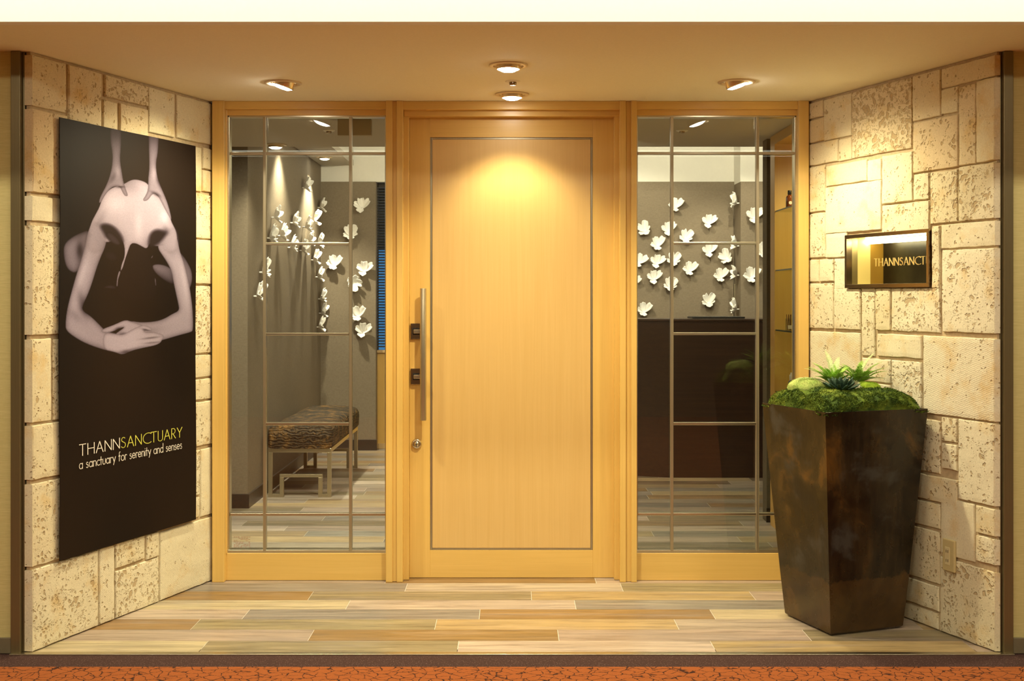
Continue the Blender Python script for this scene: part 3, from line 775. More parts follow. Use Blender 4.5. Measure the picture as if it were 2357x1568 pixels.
NXp, NZp = 290, 900
cor = [WL.uv(136.5, 270, PW), WL.uv(450, 336, PW), WL.uv(138, 1290, PW), WL.uv(452, 1197, PW)]
pu0, pu1 = cor[0][0], (cor[1][0] + cor[3][0]) / 2
pv1 = (cor[0][1] + cor[1][1]) / 2; pv0 = (cor[2][1] + cor[3][1]) / 2
U, V = np.meshgrid(np.linspace(pu0, pu1, NXp), np.linspace(pv0, pv1, NZp))
def pw(u, v):
    a = (u - pu0) / (pu1 - pu0); b = (v - pv0) / (pv1 - pv0)
    return PW + .0035 * np.sin(a * 9 + b * 1.2) * np.clip((b - .28) * 2, .15, 1) * np.clip(4 * a * (1 - a), .2, 1)
Wd = pw(U, V)
edge = .0035 * np.sin((V - pv0) * 5.5) * ((U < pu0 + 1e-6) | (U > pu1 - 1e-6))
PX_ = WL.O.x + WL.t.x * (U + edge) + WL.n.x * Wd; PY_ = WL.O.y + WL.t.y * (U + edge) + WL.n.y * Wd
poster = empty('poster', tuple(WL.P((pu0 + pu1) / 2, pv0, PW)))
tag(poster, 'tall dark banner with a bowed bare back in two hands, on the left stone wall', 'poster')
verts = np.stack([PX_, PY_, V], -1).reshape(-1, 3)
idx = np.arange(NXp * NZp).reshape(NZp, NXp)
faces = np.stack([idx[:-1, :-1], idx[:-1, 1:], idx[1:, 1:], idx[1:, :-1]], -1).reshape(-1, 4)
me = bpy.data.meshes.new('sheet'); me.from_pydata(verts.tolist(), [], faces.tolist())
gx = CX + (WL.O.x + WL.t.x * U + WL.n.x * PW) / (WL.O.y + WL.t.y * U + WL.n.y * PW) * F
gy = CY - (V - EYE) / (WL.O.y + WL.t.y * U + WL.n.y * PW) * F
Lf = figure(gx, gy)
rng = np.random.default_rng(5)
var = .5 + .5 * np.sin(U * 7 + 1.0) * np.cos(V * 2.2)
bg = np.stack([.009 + .009 * var, .0055 + .004 * var, .004 + .0012 * var], -1)
skin = np.stack([Lf ** 2.1 * .62, Lf ** 2.2 * .55, Lf ** 2.1 * .68], -1)
colr = bg + skin * (1 + .05 * rng.standard_normal(Lf.shape))[..., None]
colr = np.clip(colr, 0, .95)
ca = me.color_attributes.new('print', 'FLOAT_COLOR', 'POINT')
ca.data.foreach_set('color', np.concatenate([colr, np.ones(colr.shape[:2] + (1,))], -1).reshape(-1).tolist())
me.polygons.foreach_set('use_smooth', [True] * len(me.polygons))
m_, nt, b, o_ = newmat('printed_banner')
at = N(nt, 'ShaderNodeAttribute', attribute_name='print'); nt.links.new(at.outputs['Color'], b.inputs['Base Color'])
b.inputs['Roughness'].default_value = .55; b.inputs['Specular IOR Level'].default_value = .12
bump(nt, b, noise_n(nt, coords(nt), 60, 3), .05, .002)
me.materials.append(m_)
sheet = bpy.data.objects.new('sheet', me); COL.objects.link(sheet); sheet.parent = poster; local(poster, sheet)
sm = sheet.modifiers.new('thick', 'SOLIDIFY'); sm.thickness = .0012; sm.offset = -1

# stroke lettering ---------------------------------------------------
def arc(cx, cy, rx, ry, a0, a1, n=14):
    return [(cx + rx * math.cos(math.radians(a0 + (a1 - a0) * i / n)), cy + ry * math.sin(math.radians(a0 + (a1 - a0) * i / n))) for i in range(n + 1)]
G = {
 'T': (.56, [[(0, 1), (.56, 1)], [(.28, 1), (.28, 0)]]),
 'H': (.56, [[(0, 0), (0, 1)], [(.56, 0), (.56, 1)], [(0, .53), (.56, .53)]]),
 'A': (.62, [[(0, 0), (.31, 1), (.62, 0)], [(.12, .36), (.50, .36)]]),
 'N': (.58, [[(0, 0), (0, .98), (.58, .02), (.58, 1)]]),
 'S': (.40, [arc(.2, .75, .17, .23, 35, 200, 12) + [(.2, .54)] + arc(.19, .27, .20, .25, 65, -150, 14)]),
 'C': (.62, [arc(.5, .5, .5, .5, 52, 308, 26)]),
 'U': (.46, [[(0, 1), (0, .25)] + arc(.23, .25, .23, .25, 180, 360, 14) + [(.46, 1)]]),
 'R': (.42, [[(0, 0), (0, 1), (.16, 1)] + arc(.16, .74, .22, .26, 90, -90, 12) + [(0, .48)], [(.14, .48), (.42, 0)]]),
 'Y': (.54, [[(0, 1), (.27, .48), (.54, 1)], [(.27, .48), (.27, 0)]]),
 'a': (.50, [arc(.24, .28, .23, .27, 0, 360, 20), [(.47, .56), (.47, 0)]]),
 's': (.30, [arc(.15, .42, .12, .13, 30, 210, 10) + arc(.15, .15, .14, .15, 70, -150, 12)]),
 'n': (.38, [[(0, 0), (0, .56)], [(0, .34)] + arc(.19, .36, .19, .19, 160, 0, 10) + [(.38, 0)]]),
 'c': (.36, [arc(.25, .28, .24, .27, 48, 312, 16)]),
 't': (.26, [[(.12, .85), (.12, 0)], [(0, .54), (.26, .54)]]),
 'u': (.38, [[(0, .56), (0, .2)] + arc(.19, .2, .19, .2, 180, 360, 10) + [(.38, .56)]]),
 'r': (.24, [[(0, 0), (0, .56)], [(0, .36)] + arc(.15, .38, .15, .17, 150, 45, 6)]),
 'y': (.42, [[(0, .56), (.215, .04)], [(.42, .56), (.12, -.26)]]),
 'f': (.26, [[(.10, 0), (.10, .80)] + arc(.20, .82, .10, .14, 180, 60, 6), [(0, .54), (.26, .54)]]),
 'o': (.50, [arc(.25, .28, .25, .28, 0, 360, 20)]),
 'e': (.46, [[(.01, .29), (.45, .29)] + arc(.23, .28, .23, .27, 2, 318, 16)]),
 'i': (.06, [[(.03, .56), (.03, 0)], [(.03, .76), (.03, .80)]]),
 'd': (.50, [arc(.24, .28, .23, .27, 0, 360, 20), [(.47, 1.0), (.47, 0)]]),
}
def layout(text, gap, space=.34):
    x = 0; out = []
    for ch in text:
        if ch == ' ': x += space; continue
        w_, st = G[ch]; out.append((x, st)); x += w_ + gap
    return out, x - gap
def ribbon(mb, place, strokes, wd, depth=None, contrast=0.0):
    """place(a,b) -> 3D point; strokes in glyph units; wd stroke width in glyph units"""
    for st in strokes:
        for k in range(len(st) - 1):
            (x0, y0), (x1, y1) = st[k], st[k + 1]
            dx, dy = x1 - x0, y1 - y0; L = math.hypot(dx, dy) or 1e-6
            h = wd / 2 * (1 + contrast * (abs(dy) / L - .5) + contrast * (.5 if dx * dy < 0 else -.5) * (abs(dx) / L > .2))
            nx, ny = -dy / L * h, dx / L * h
            ex, ey = dx / L * h * .55, dy / L * h * .55
            q = [(x0 + nx - ex, y0 + ny - ey), (x0 - nx - ex, y0 - ny - ey), (x1 - nx + ex, y1 - ny + ey), (x1 + nx + ex, y1 + ny + ey)]
            mb.add([place(*p) for p in q], [(0, 1, 2, 3)])
TW = .0205
bl = WL.uv(189, 1049, TW); tl = WL.uv(182.6, 1023, TW); tr = WL.uv(419, 981.5, TW)
caph = (WL.uv(184, 1023, TW)[1] - WL.uv(189, 1049, TW)[1]) * .96
def text_block(name, full, sub0, sub1, u0, u1, base, h, gap, wd, mat, space=.34):
    lay, W_ = layout(full, gap, space); kx = (u1 - u0) / W_
    mb = MB()
    for x, st in lay[sub0:sub1]:
        ribbon(mb, lambda a, b: WL.P(u0 + a * kx, base + b * h, TW), [[(x + p[0], p[1]) for p in s] for s in st], wd)
    o = mb.build(name, mat, poster, fix=False); local(poster, o); return o
M['print_white'] = mat_plain('white_print', (.86, .80, .70), .5)
M['print_yellow'] = mat_plain('lime_print', (.68, .66, .10), .5)
text_block('heading_lettering', 'THANNSANCTUARY', 0, 5, tl[0], tr[0], bl[1], caph, .17, .065, M['print_white'])['label'] = 'white letters THANN'
text_block('heading_lettering', 'THANNSANCTUARY', 5, 14, tl[0], tr[0], bl[1], caph, .17, .065, M['print_yellow'])['label'] = 'lime yellow letters SANCTUARY'
b2 = WL.uv(189, 1078.5, TW); e2 = WL.uv(418.5, 1033, TW); s2 = WL.uv(182.5, 1078, TW)
x2 = WL.uv(186, 1066.5, TW)[1] - WL.uv(186, 1079.3, TW)[1]
text_block('tagline_lettering', 'a sanctuary for serenity and senses', 0, 99, s2[0], e2[0], (b2[1] + e2[1]) / 2, x2 / .56, .13, .085, M['print_white'], .36)

# ------------------------------------------------------------------ lit sign recess in the right wall
sg = empty('wall_sign', tuple(WR.P((ua + ub) / 2, sv0, 0)))
tag(sg, 'small lit recessed sign box in a steel frame on the right stone wall', 'sign')
def wbox(mb, u0, u1, v0, v1, w0, w1, W=WR):
    mb.hexa([W.P(u0, v0, w0), W.P(u1, v0, w0), W.P(u1, v0, w1), W.P(u0, v0, w1)], [W.P(u0, v1, w0), W.P(u1, v1, w0), W.P(u1, v1, w1), W.P(u0, v1, w1)])
def sp(mb, name, mat, bevel=0, label=None):
    o = mb.build(name, mat, sg, False, bevel); local(sg, o)
    if label: o['label'] = label
    return o
fwu = .014; fv = .017
m = MB(); wbox(m, ua - fwu, ub + fwu, sv1, sv1 + fv, -.02, .012); wbox(m, ua - fwu, ub + fwu, sv0 - fv, sv0, -.02, .012); wbox(m, ua - fwu, ua, sv0, sv1, -.02, .012); wbox(m, ub, ub + fwu, sv0, sv1, -.02, .012)
sp(m, 'frame', M['brass_dark'], .001)
D_ = .20
M['sign_back'] = mat_plain('black_sign_stone', (.008, .007, .004), .3, nscale=30, namp=.6)
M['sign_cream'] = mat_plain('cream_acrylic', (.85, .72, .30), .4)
M['gold'] = mat_plain('gilt_letters', (.92, .72, .34), .4, .1)
M['olive_metal'] = mat_brushed('olive_metal_liner', (.5, .42, .22), .4, 'z')
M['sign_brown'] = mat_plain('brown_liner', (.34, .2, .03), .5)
m = MB(); wbox(m, ua - .02, ub + .02, sv0 - .02, sv1 + .02, -D_ - .01, -D_); sp(m, 'back_panel', M['sign_back'])
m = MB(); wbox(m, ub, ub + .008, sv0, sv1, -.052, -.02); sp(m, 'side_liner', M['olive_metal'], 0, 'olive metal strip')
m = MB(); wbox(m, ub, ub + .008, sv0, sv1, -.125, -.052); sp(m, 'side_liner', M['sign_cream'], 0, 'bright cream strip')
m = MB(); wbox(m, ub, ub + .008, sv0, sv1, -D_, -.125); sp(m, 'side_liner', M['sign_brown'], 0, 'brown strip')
m = MB(); wbox(m, ua - .008, ua, sv0, sv1, -D_, -.02); wbox(m, ua - .008, ub + .008, sv0 - .008, sv0, -D_, -.02); wbox(m, ua - .008, ub + .008, sv1, sv1 + .008, -D_, -.02); sp(m, 'casing', M['olive_metal'])
m = MB(); wbox(m, ua + .002, ub - .003, sv1 - .024, sv1 - .004, -.118, -.095); sp(m, 'strip_lamp', M['strip'])
pc = WR.P((ua + ub) / 2, sv1 - .01, -.10)
# gilt letters
LW = -.13
la = WR.uv(2012, 613, LW); lb = WR.uv(2137, 606, LW)
capg = WR.uv(2020, 596.5, LW)[1] - WR.uv(2020, 613.5, LW)[1]
lay, W_ = layout('THANNSANCTUARY', .2)
# on this wall the reading direction runs from the far end towards the camera
xU = lay[10][0] + .26
kx = (la[0] - lb[0]) / xU
mb = MB()
for x, st in lay:
    ribbon(mb, lambda a, b: WR.P(la[0] - a * kx, la[1] + b * capg, LW), [[(x + p[0], p[1]) for p in s] for s in st], .11, contrast=.5)
sp(mb, 'lettering', M['gold'], 0, 'gilt letters')['label'] = 'gilt letters, the last ones hidden by the frame'
sg.children[-1].modifiers.new('thick', 'SOLIDIFY').thickness = .002

# power outlet
u0, v1 = WR.uv(2197.5, 1246, .01); u1, _ = WR.uv(2170, 1240, .01); _, v0 = WR.uv(2172, 1312, .01); v1 = WR.uv(2172, 1239, .01)[1]
ot = empty('power_outlet', tuple(WR.P((u0 + u1) / 2, v0, .0))); tag(ot, 'beige double power outlet low on the right stone wall', 'outlet')
M['outlet'] = mat_plain('beige_plastic', (.52, .42, .2), .45)
M['outlet2'] = mat_plain('light_beige_plastic', (.6, .5, .27), .45)
def op(mb, name, mat, bevel=0):
    o = mb.build(name, mat, ot, False, bevel); local(ot, o); return o
m = MB(); wbox(m, u0, u1, v0, v1, .0, .013); op(m, 'cover_plate', M['outlet'], .004)
du, dv = u1 - u0, v1 - v0
m = MB(); wbox(m, u0 + du * .36, u0 + du * .76, v0 + dv * .2, v0 + dv * .76, .01, .0145); op(m, 'socket_insert', M['outlet2'], .001)
for vv in (.29, .58):
    for uu in (.48, .62):
        m = MB(); wbox(m, u0 + du * uu, u0 + du * (uu + .035), v0 + dv * vv, v0 + dv * (vv + .09), .0125, .0150)
        op(m, 'socket_slot', M['black'])

# ------------------------------------------------------------------ planter with moss and ferns
PC = Vector((1.444, 5.1205)); E1 = Vector((.345, .125)); E2 = Vector((-.115, .33)); KT = 1.397; PH = .944
pl = empty('planter', (PC.x, PC.y, 0)); tag(pl, 'tall tapered rust brown steel planter with moss and ferns by the right wall', 'planter')
def corner(a, b, z):
    k = 1 + (KT - 1) * z / PH; q = (E1 * a + E2 * b) * .5 * k; return Vector((q.x, q.y, z))
mb = MB()
CN = [(-1, -1), (1, -1), (1, 1), (-1, 1)]
def pot_ring(z, inset=0.0):
    r = []
    for a, b in CN:
        c = corner(a, b, z); l = c.xy.length; f = (l - inset) / l; r.append(Vector((c.x * f, c.y * f, z)))
    return r
rings = [pot_ring(.0, .02), pot_ring(.012, .002)] + [pot_ring(z) for z in (.2, .4, .6, .8, PH - .012)] + [pot_ring(PH, .0), pot_ring(PH, .014), pot_ring(PH - .05, .014)]
vs_ = [p for r in rings for p in r]; fs_ = [(3, 2, 1, 0)]
for k in range(len(rings) - 1):
    for i in range(4): fs_.append((k * 4 + i, k * 4 + (i + 1) % 4, (k + 1) * 4 + (i + 1) % 4, (k + 1) * 4 + i))
fs_.append(tuple((len(rings) - 1) * 4 + i for i in range(4)))
mb.add(vs_, fs_)
def mat_rust():
    m, nt, b, o = newmat('oiled_rusted_steel')
    v = coords(nt)
    sepv = N(nt, 'ShaderNodeSeparateXYZ'); nt.links.new(v, sepv.inputs[0])
    n1 = noise_n(nt, coords(nt, (3, 3, 2.2)), 1.3, 5, .6, .8)
    n2 = noise_n(nt, coords(nt, (30, 30, 3)), 1, 5, .65)
    n3 = noise_n(nt, v, 5, 5, .6, .3)
    c = ramp(nt, n1, [(.34, (.003, .002, .002)), (.46, (.008, .0055, .003)), (.58, (.026, .017, .007)), (.68, (.11, .052, .011))])
    c = mix(nt, math_n(nt, 'MULTIPLY', gramp(nt, n2, .45, .8), .30), c, (.10, .06, .02))
    blue = gramp(nt, n3, .56, .66)
    c = mix(nt, math_n(nt, 'MULTIPLY', blue, .8), c, (.045, .045, .040))
    c = mix(nt, math_n(nt, 'MULTIPLY', gramp(nt, noise_n(nt, v, 3.4, 4, .55), .54, .6), .85), c, (.006, .004, .003))
    # lower band stands lighter and rustier below an uneven tide line
    edge = math_n(nt, 'ADD', sepv.outputs[2], math_n(nt, 'MULTIPLY', noise_n(nt, v, 22, 4, .6), .07))
    band = gramp(nt, edge, .315, .295) if False else math_n(nt, 'SUBTRACT', 1.0, gramp(nt, edge, .262, .270))
    c = mix(nt, math_n(nt, 'MULTIPLY', band, .75), c, ramp(nt, n1, [(.3, (.026, .014, .005)), (.7, (.10, .052, .014))]))
    nt.links.new(c, b.inputs['Base Color'])
    b.inputs['Metallic'].default_value = .1
    nt.links.new(ramp(nt, n3, [(.35, (.16, .16, .16)), (.65, (.42, .42, .42))]), b.inputs['Roughness'])
    b.inputs['Coat Weight'].default_value = .15; b.inputs['Coat Roughness'].default_value = .15; b.inputs['Specular IOR Level'].default_value = .4
    bump(nt, b, math_n(nt, 'ADD', n2, n3), .10, .004)
    return m
mb.build('pot', mat_rust(), pl, False, .0015)

def mat_leafy(name, stops, scale, rough=.7, sub=0):
    m, nt, b, o = newmat(name)
    n = noise_n(nt, coords(nt), scale, 5, .7)
    nt.links.new(ramp(nt, n, stops), b.inputs['Base Color'])
    b.inputs['Roughness'].default_value = rough; b.inputs['Specular IOR Level'].default_value = .25
    bump(nt, b, noise_n(nt, coords(nt), scale * 12, 3), .8, .006); return m
M['moss'] = mat_leafy('green_moss', [(.3, (.012, .022, .003)), (.45, (.04, .075, .006)), (.57, (.10, .145, .010)), (.72, (.20, .21, .025))], 9, .85)
M['moss_pale'] = mat_leafy('pale_cushion_moss', [(.35, (.24, .34, .07)), (.65, (.42, .48, .14))], 25, .9)
M['moss_lime'] = mat_leafy('lime_cushion_moss', [(.35, (.20, .34, .02)), (.65, (.30, .42, .03))], 25, .9)
M['fern'] = mat_leafy('bright_fern_green', [(.35, (.20, .42, .03)), (.65, (.42, .62, .12))], 14, .5)
M['fern_tip'] = mat_leafy('pale_fern_green', [(.35, (.45, .60, .22)), (.65, (.62, .72, .38))], 14, .5)
M['succ'] = mat_leafy('blue_green_succulent', [(.35, (.025, .06, .035)), (.65, (.05, .10, .06))], 20, .4)
M['white_tuft'] = mat_leafy('cream_tuft', [(.35, (.6, .58, .4)), (.65, (.75, .72, .55))], 30, .7)
rs = random.Random(21)
def moss_h(a, b):
    e = max(abs(a), abs(b)); r = (abs(a) ** 5 + abs(b) ** 5) ** .2
    dome = .088 * max(0, 1 - (max(0, r - .45) / .60) ** 2.2) ** .6 if r < 1.05 else 0
    return dome
def moss_pt(a, b, lift=0):
    q = corner(a * 1.0, b * 1.0, PH); n_ = noise.noise(Vector((a * 3, b * 3, 1))) * .022 + noise.noise(Vector((a * 9, b * 9, 5))) * .008 + noise.noise(Vector((a * 24, b * 24, 9))) * .004
    h = moss_h(a, b); return Vector((q.x, q.y, PH - (.022 if max(abs(a), abs(b)) > .981 and not lift else .012) + h * (1 if max(abs(a), abs(b)) < .981 or lift else 0) + n_ * min(1, h / .03) + lift))
mb = MB(); n = 46
mb.grid([[moss_pt(-.985 + 1.97 * i / n, -.985 + 1.97 * j / n) for i in range(n + 1)] for j in range(n + 1)])
# sprigs of moss standing on the surface
for k in range(30000):
    a = rs.uniform(-1.0, 1.0); b = rs.uniform(-1.0, 1.0)
    if rs.random() < .45:
        s_ = rs.choice((-1, 1)); a, b = (s_ * rs.uniform(.8, 1.012), b) if rs.random() < .5 else (a, s_ * rs.uniform(.8, 1.012))
    p = moss_pt(a, b, .0001)
    if noise.noise(Vector((a * 6, b * 6, 77))) < -.35: continue
    o1 = corner(a, b, PH); out = Vector((o1.x, o1.y, 0)).normalized() * max(0, (max(abs(a), abs(b)) - .6)) * 1.4
    d1 = (Vector((rs.gauss(0, .6), rs.gauss(0, .6), rs.uniform(.5, 1.0))) + out).normalized()
    L = rs.uniform(.003, .0085); sd_ = d1.cross(Vector((rs.gauss(0, 1), rs.gauss(0, 1), rs.gauss(0, 1)))).normalized() * L * .3
    if max(abs(a), abs(b)) > .97 and rs.random() < .3: p.z -= rs.uniform(0, .006)
    mb.add([p - d1 * .002 - sd_, p - d1 * .002 + sd_, p + d1 * L], [(0, 1, 2)])
o = mb.build('moss', M['moss'], pl, False, 0, fix=False)
def mound(name, a, b, r, h, mat, seed, ry=None):
    c = moss_pt(a, b); mb = MB(); P = []
    for i in range(15):
        th = i / 14 * math.pi / 2; row = []
        for j in range(41):
            ph = j / 40 * 2 * math.pi
            rr = math.sin(th) ** .8; nn = 1 + .07 * noise.noise(Vector((math.cos(ph) * 1.5 + seed, math.sin(ph) * 1.5, th * 2)))
            row.append(c + Vector((r * rr * math.cos(ph) * nn, (ry or r) * rr * math.sin(ph) * nn, h * math.cos(th) ** .8 * nn - .008)))
        P.append(row)
    mb.grid(P)
    for k in range(1600):
        th = math.acos(rs.uniform(0.05, 1)); ph = rs.uniform(0, 6.283); rr = math.sin(th) ** .8
        p = c + Vector((r * rr * math.cos(ph), (ry or r) * rr * math.sin(ph), h * math.cos(th) ** .8 - .008))
        d1 = Vector((math.sin(th) * math.cos(ph) + rs.gauss(0, .3), math.sin(th) * math.sin(ph) + rs.gauss(0, .3), math.cos(th) + rs.gauss(0, .3))).normalized()
        L = rs.uniform(.002, .005); sd_ = d1.orthogonal().normalized() * L * .3
        mb.add([p - sd_, p + sd_, p + d1 * L], [(0, 1, 2)])
    return mb.build(name, mat, pl, True, 0, fix=False)
mound('moss_mound', -.52, .33, .080, .050, M['moss_pale'], 1)['label'] = 'pale green moss cushion'
mound('moss_mound', .56, .12, .062, .034, M['moss_lime'], 3)['label'] = 'lime green moss cushion'
# cream tuft
c = moss_pt(.22, .02); mb = MB()
for k in range(420):
    d1 = Vector((rs.gauss(0, 1), rs.gauss(0, 1), abs(rs.gauss(.4, .8)))).normalized(); L = rs.uniform(.028, .040); sd_ = d1.orthogonal().normalized() * .0009
    mb.add([c - sd_, c + sd_, c + d1 * L + sd_, c + d1 * L - sd_], [(0, 1, 2, 3)])
mb.build('cream_tuft', M['white_tuft'], pl, fix=False)
# succulent rosette
mb = MB(); c = moss_pt(-.28, -.36) + Vector((0, 0, .004))
def fat_leaf(mb, c, d1, up, L, wd, th):
    side = d1.cross(up).normalized(); nrm = side.cross(d1).normalized(); P = []
    for i in range(9):
        t = i / 8; ww = wd * (math.sin(math.pi * min(.97, .12 + t * .82)) ** .6) * (0.55 + .6 * t); ww = ww if i < 8 else wd * .15
        ctr = c + d1 * L * t + nrm * L * .22 * t * t; row = []
        for j in range(11):
            ph = j / 10 * 2 * math.pi; row.append(ctr + side * math.cos(ph) * ww + nrm * math.sin(ph) * ww * th)
        P.append(row)
    mb.grid(P)
for ringi, (cnt, el, L) in enumerate(((13, .18, .078), (11, .5, .068), (8, .85, .055), (5, 1.2, .04))):
    for k in range(cnt):
        az = 2 * math.pi * (k + .37 * ringi) / cnt + rs.uniform(-.1, .1); e = el + rs.uniform(-.08, .08)
        d1 = Vector((math.cos(az) * math.cos(e), math.sin(az) * math.cos(e), math.sin(e)))
        fat_leaf(mb, c + d1 * .006, d1, Vector((0, 0, 1)), L * rs.uniform(.9, 1.08), .0095, .6)
mb.build('succulent', M['succ'], pl, True, 0)
# ferns
def frond(parent, c, az, el, L, mat, dens=44, leaf=.021, droop=.5):
    mb = MB(); pts = []
    h = Vector((math.cos(az), math.sin(az), 0))
    p = Vector(c); e = el
    nseg = dens
    for i in range(nseg + 1):
        pts.append(p.copy()); dd = h * math.cos(e) + Vector((0, 0, math.sin(e))); p = p + dd * (L / nseg); e -= droop / nseg * (1 + i / nseg)
    side = h.cross(Vector((0, 0, 1))).normalized()
    for i in range(nseg):
        a, b = pts[i], pts[i + 1]; s_ = side * .0012 * (1 - i / nseg * .7)
        mb.add([a - s_, a + s_, b + s_, b - s_], [(0, 1, 2, 3)])
        t = i / nseg
        if t < .10: continue
        d1 = (b - a).normalized(); nrm = side.cross(d1).normalized()
        ll = leaf * (math.sin(math.pi * (.12 + .86 * t)) ** .7) * rs.uniform(.85, 1.1)
        for sg_ in (-1, 1):
            ld = (side * sg_ + d1 * .55 + nrm * (.25 + rs.uniform(-.12, .12))).normalized()
            tip = a + ld * ll; wd = d1 * ll * .10
            mid = a + ld * ll * .5 + nrm * ll * .05
            mb.add([a - wd * .6, a + wd * .6, mid + wd, tip, mid - wd], [(0, 1, 2, 3, 4)])
    return mb.build('frond', mat, parent, False, 0, fix=False)
def fern(a, b, specs, label, mat):
    c = moss_pt(a, b, -.006)
    mb = MB(); mb.tube(c - Vector((0, 0, .006)), c + Vector((0, 0, .014)), .007, 10, .004)
    root = mb.build('fern', mat, pl, True); root['label'] = label
    specs = [(a_, e_, l_ * 1.12, m__) for a_, e_, l_, m__ in specs if e_ > 22] + [(rs.uniform(0, 360), rs.uniform(38, 82), rs.uniform(.07, .13), rs.choice((ft, fg, fg))) for _ in range(16)]
    for (az, el, L, mt) in specs: frond(root, c + Vector((rs.uniform(-.006, .006), rs.uniform(-.006, .006), .008)), math.radians(az), math.radians(el), L, mt)
ft, fg = M['fern_tip'], M['fern']
fern(-.02, .25, [(185, 48, .15, ft), (200, 28, .19, ft), (170, 20, .17, fg), (220, 45, .15, fg), (160, 55, .13, fg), (100, 78, .165, ft), (60, 75, .14, ft), (250, 40, .12, fg), (280, 55, .11, fg), (330, 50, .11, fg), (205, 60, .14, fg), (20, 60, .12, fg), (230, 20, .14, fg), (130, 60, .14, fg)], 'pale tipped fern at the left of the bed', fg)
fern(.58, .38, [(200, 50, .12, fg), (170, 60, .11, fg), (0, 60, .14, fg), (10, 78, .15, ft), (345, 50, .13, fg), (240, 55, .11, fg), (280, 50, .12, fg), (320, 45, .13, fg), (120, 60, .12, fg), (60, 65, .13, fg), (350, 30, .12, ft), (220, 35, .11, fg), (260, 70, .11, fg)], 'bushy green fern at the right of the bed', fg)

# ------------------------------------------------------------------ porch downlights
gl = 'downlights in the porch ceiling'
downlight(652, 190.5, HC, .168, 'tilted porch downlight nearest the left stone wall', M['bulb'], (-.34, .02, -1), [((-1.75, 5.15, .2), 75, 135, 1.0, WARM)], gl)
downlight(1695, 188.5, HC, .168, 'tilted porch downlight nearest the right stone wall', M['bulb'], (.34, .02, -1), [((1.75, 5.15, .2), 62, 135, 1.0, WARM)], gl)
downlight(1170, 149.5, HC, .164, 'front downlight of the central pair above the door', M['bulb'], (0, 0, -1), [((0, 4.90, 0), 78, 140, .9, WARM)], gl)
downlight(1178.5, 216.5, HC, .164, 'rear downlight of the central pair, closest to the door', M['bulb'], (0, 0, -1), [((0, 5.66, 0), 22, 112, .6, WARM)], gl)
# sprinkler between the two central lamps
Ys = (HC - EYE) * F / (CY - 187)
t = empty('sprinkler', (X(1180.5, Ys), Ys, HC)); tag(t, 'small round sprinkler between the two central porch downlights', 'sprinkler')
m = MB(); m.lathe((0, 0, 0), [(.034, 0), (.034, -.002), (.030, -.004), (.016, -.0045)], 32); m.build('flange', M['ceiling'], t, True)
m = MB(); m.lathe((0, 0, 0), [(.0165, -.003), (.0165, -.012), (.014, -.018), (.0005, -.018)], 24); m.build('head', M['brass_dark'], t, True)

# ------------------------------------------------------------------ interior shell
Y1 = 7.79; ZI = 2.42; ZB = 2.654; YW = 10.91; XW = -1.78
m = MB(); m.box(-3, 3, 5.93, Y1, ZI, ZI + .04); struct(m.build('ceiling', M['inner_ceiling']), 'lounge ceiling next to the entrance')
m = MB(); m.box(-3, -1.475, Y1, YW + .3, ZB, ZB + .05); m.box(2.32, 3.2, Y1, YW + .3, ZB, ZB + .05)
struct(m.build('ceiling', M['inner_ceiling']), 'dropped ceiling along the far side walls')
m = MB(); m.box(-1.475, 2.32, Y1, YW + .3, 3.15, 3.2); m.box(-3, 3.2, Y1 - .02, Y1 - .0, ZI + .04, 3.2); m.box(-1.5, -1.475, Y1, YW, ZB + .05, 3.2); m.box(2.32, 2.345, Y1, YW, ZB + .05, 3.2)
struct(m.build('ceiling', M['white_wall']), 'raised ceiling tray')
m = MB(); m.box(-2.9, XW, 7.9, YW + .3, 0, ZB); struct(m.build('wall_left_inner', M['linen']), 'linen covered lounge wall on the left')
m = MB(); m.box(-2.9, XW + .012, 7.888, YW, 0, .095); struct(m.build('baseboard_left_inner', M['basebd'], bevel=.002))
m = MB(); m.box(-2.95, -2.9, 5.9, 8, 0, 2.6); struct(m.build('wall_left_near', M['linen']))
m = MB(); m.box(2.9, 2.95, 5.9, 11, 0, 3.2); struct(m.build('wall_right_inner', M['linen']))
xe = X(865, YW)
XRt = X(1705, 10.6)
m = MB(); m.box(XW, xe, YW, YW + .12, 0, 2.50); m.box(-.25, XRt, YW, YW + .1, 0, 2.5); m.box(XRt, 3, 10.6, YW + .1, 0, Z(418, 10.6)); struct(m.build('wall_back', M['linen']), 'brown linen back wall')
m = MB(); m.box(-3, 3, YW + .02, YW + .12, 2.50, 3.2); m.box(XRt, 3, 10.62, YW + .02, Z(418, 10.6), 3.2); struct(m.build('wall_back_upper', M['white_wall']), 'white upper band of the back wall')
m = MB(); m.box(XW, xe + .01, YW - .012, YW, 0, .10); struct(m.build('baseboard_back', M['basebd'], bevel=.002))
# window with blind at the far end
YV = YW + .12
m = MB(); m.box(xe, -.2, YV, YV + .05, 0, Z(812, YV)); struct(m.build('wall_under_window', M['niche_wood']), 'maple panel under the far window')
m = MB(); m.box(xe, -.2, YV - .01, YV, 0, .05); struct(m.build('baseboard_window', M['sill'], bevel=.002))
wn = empty('window_3', (-.8, YV + .06, Z(812, YV))); struct(wn, 'far window with half open blue lit blind')
def wp(mb, name, mat, bevel=0):
    o = mb.build(name, mat, wn, False, bevel); local(wn, o); return o
m = MB(); m.box(xe, -.2, YV - .03, YV + .08, Z(812, YV), Z(806, YV)); wp(m, 'window_sill', M['sill'], .002)
m = MB(); m.box(xe - .02, -.2, YV + .05, YV + .09, 2.46, 2.5); m.box(xe - .04, xe + .005, YV + .05, YV + .09, .9, 2.5); m.box(-.25, -.2, YV + .05, YV + .09, .9, 2.5); wp(m, 'window_frame', M['basebd'])
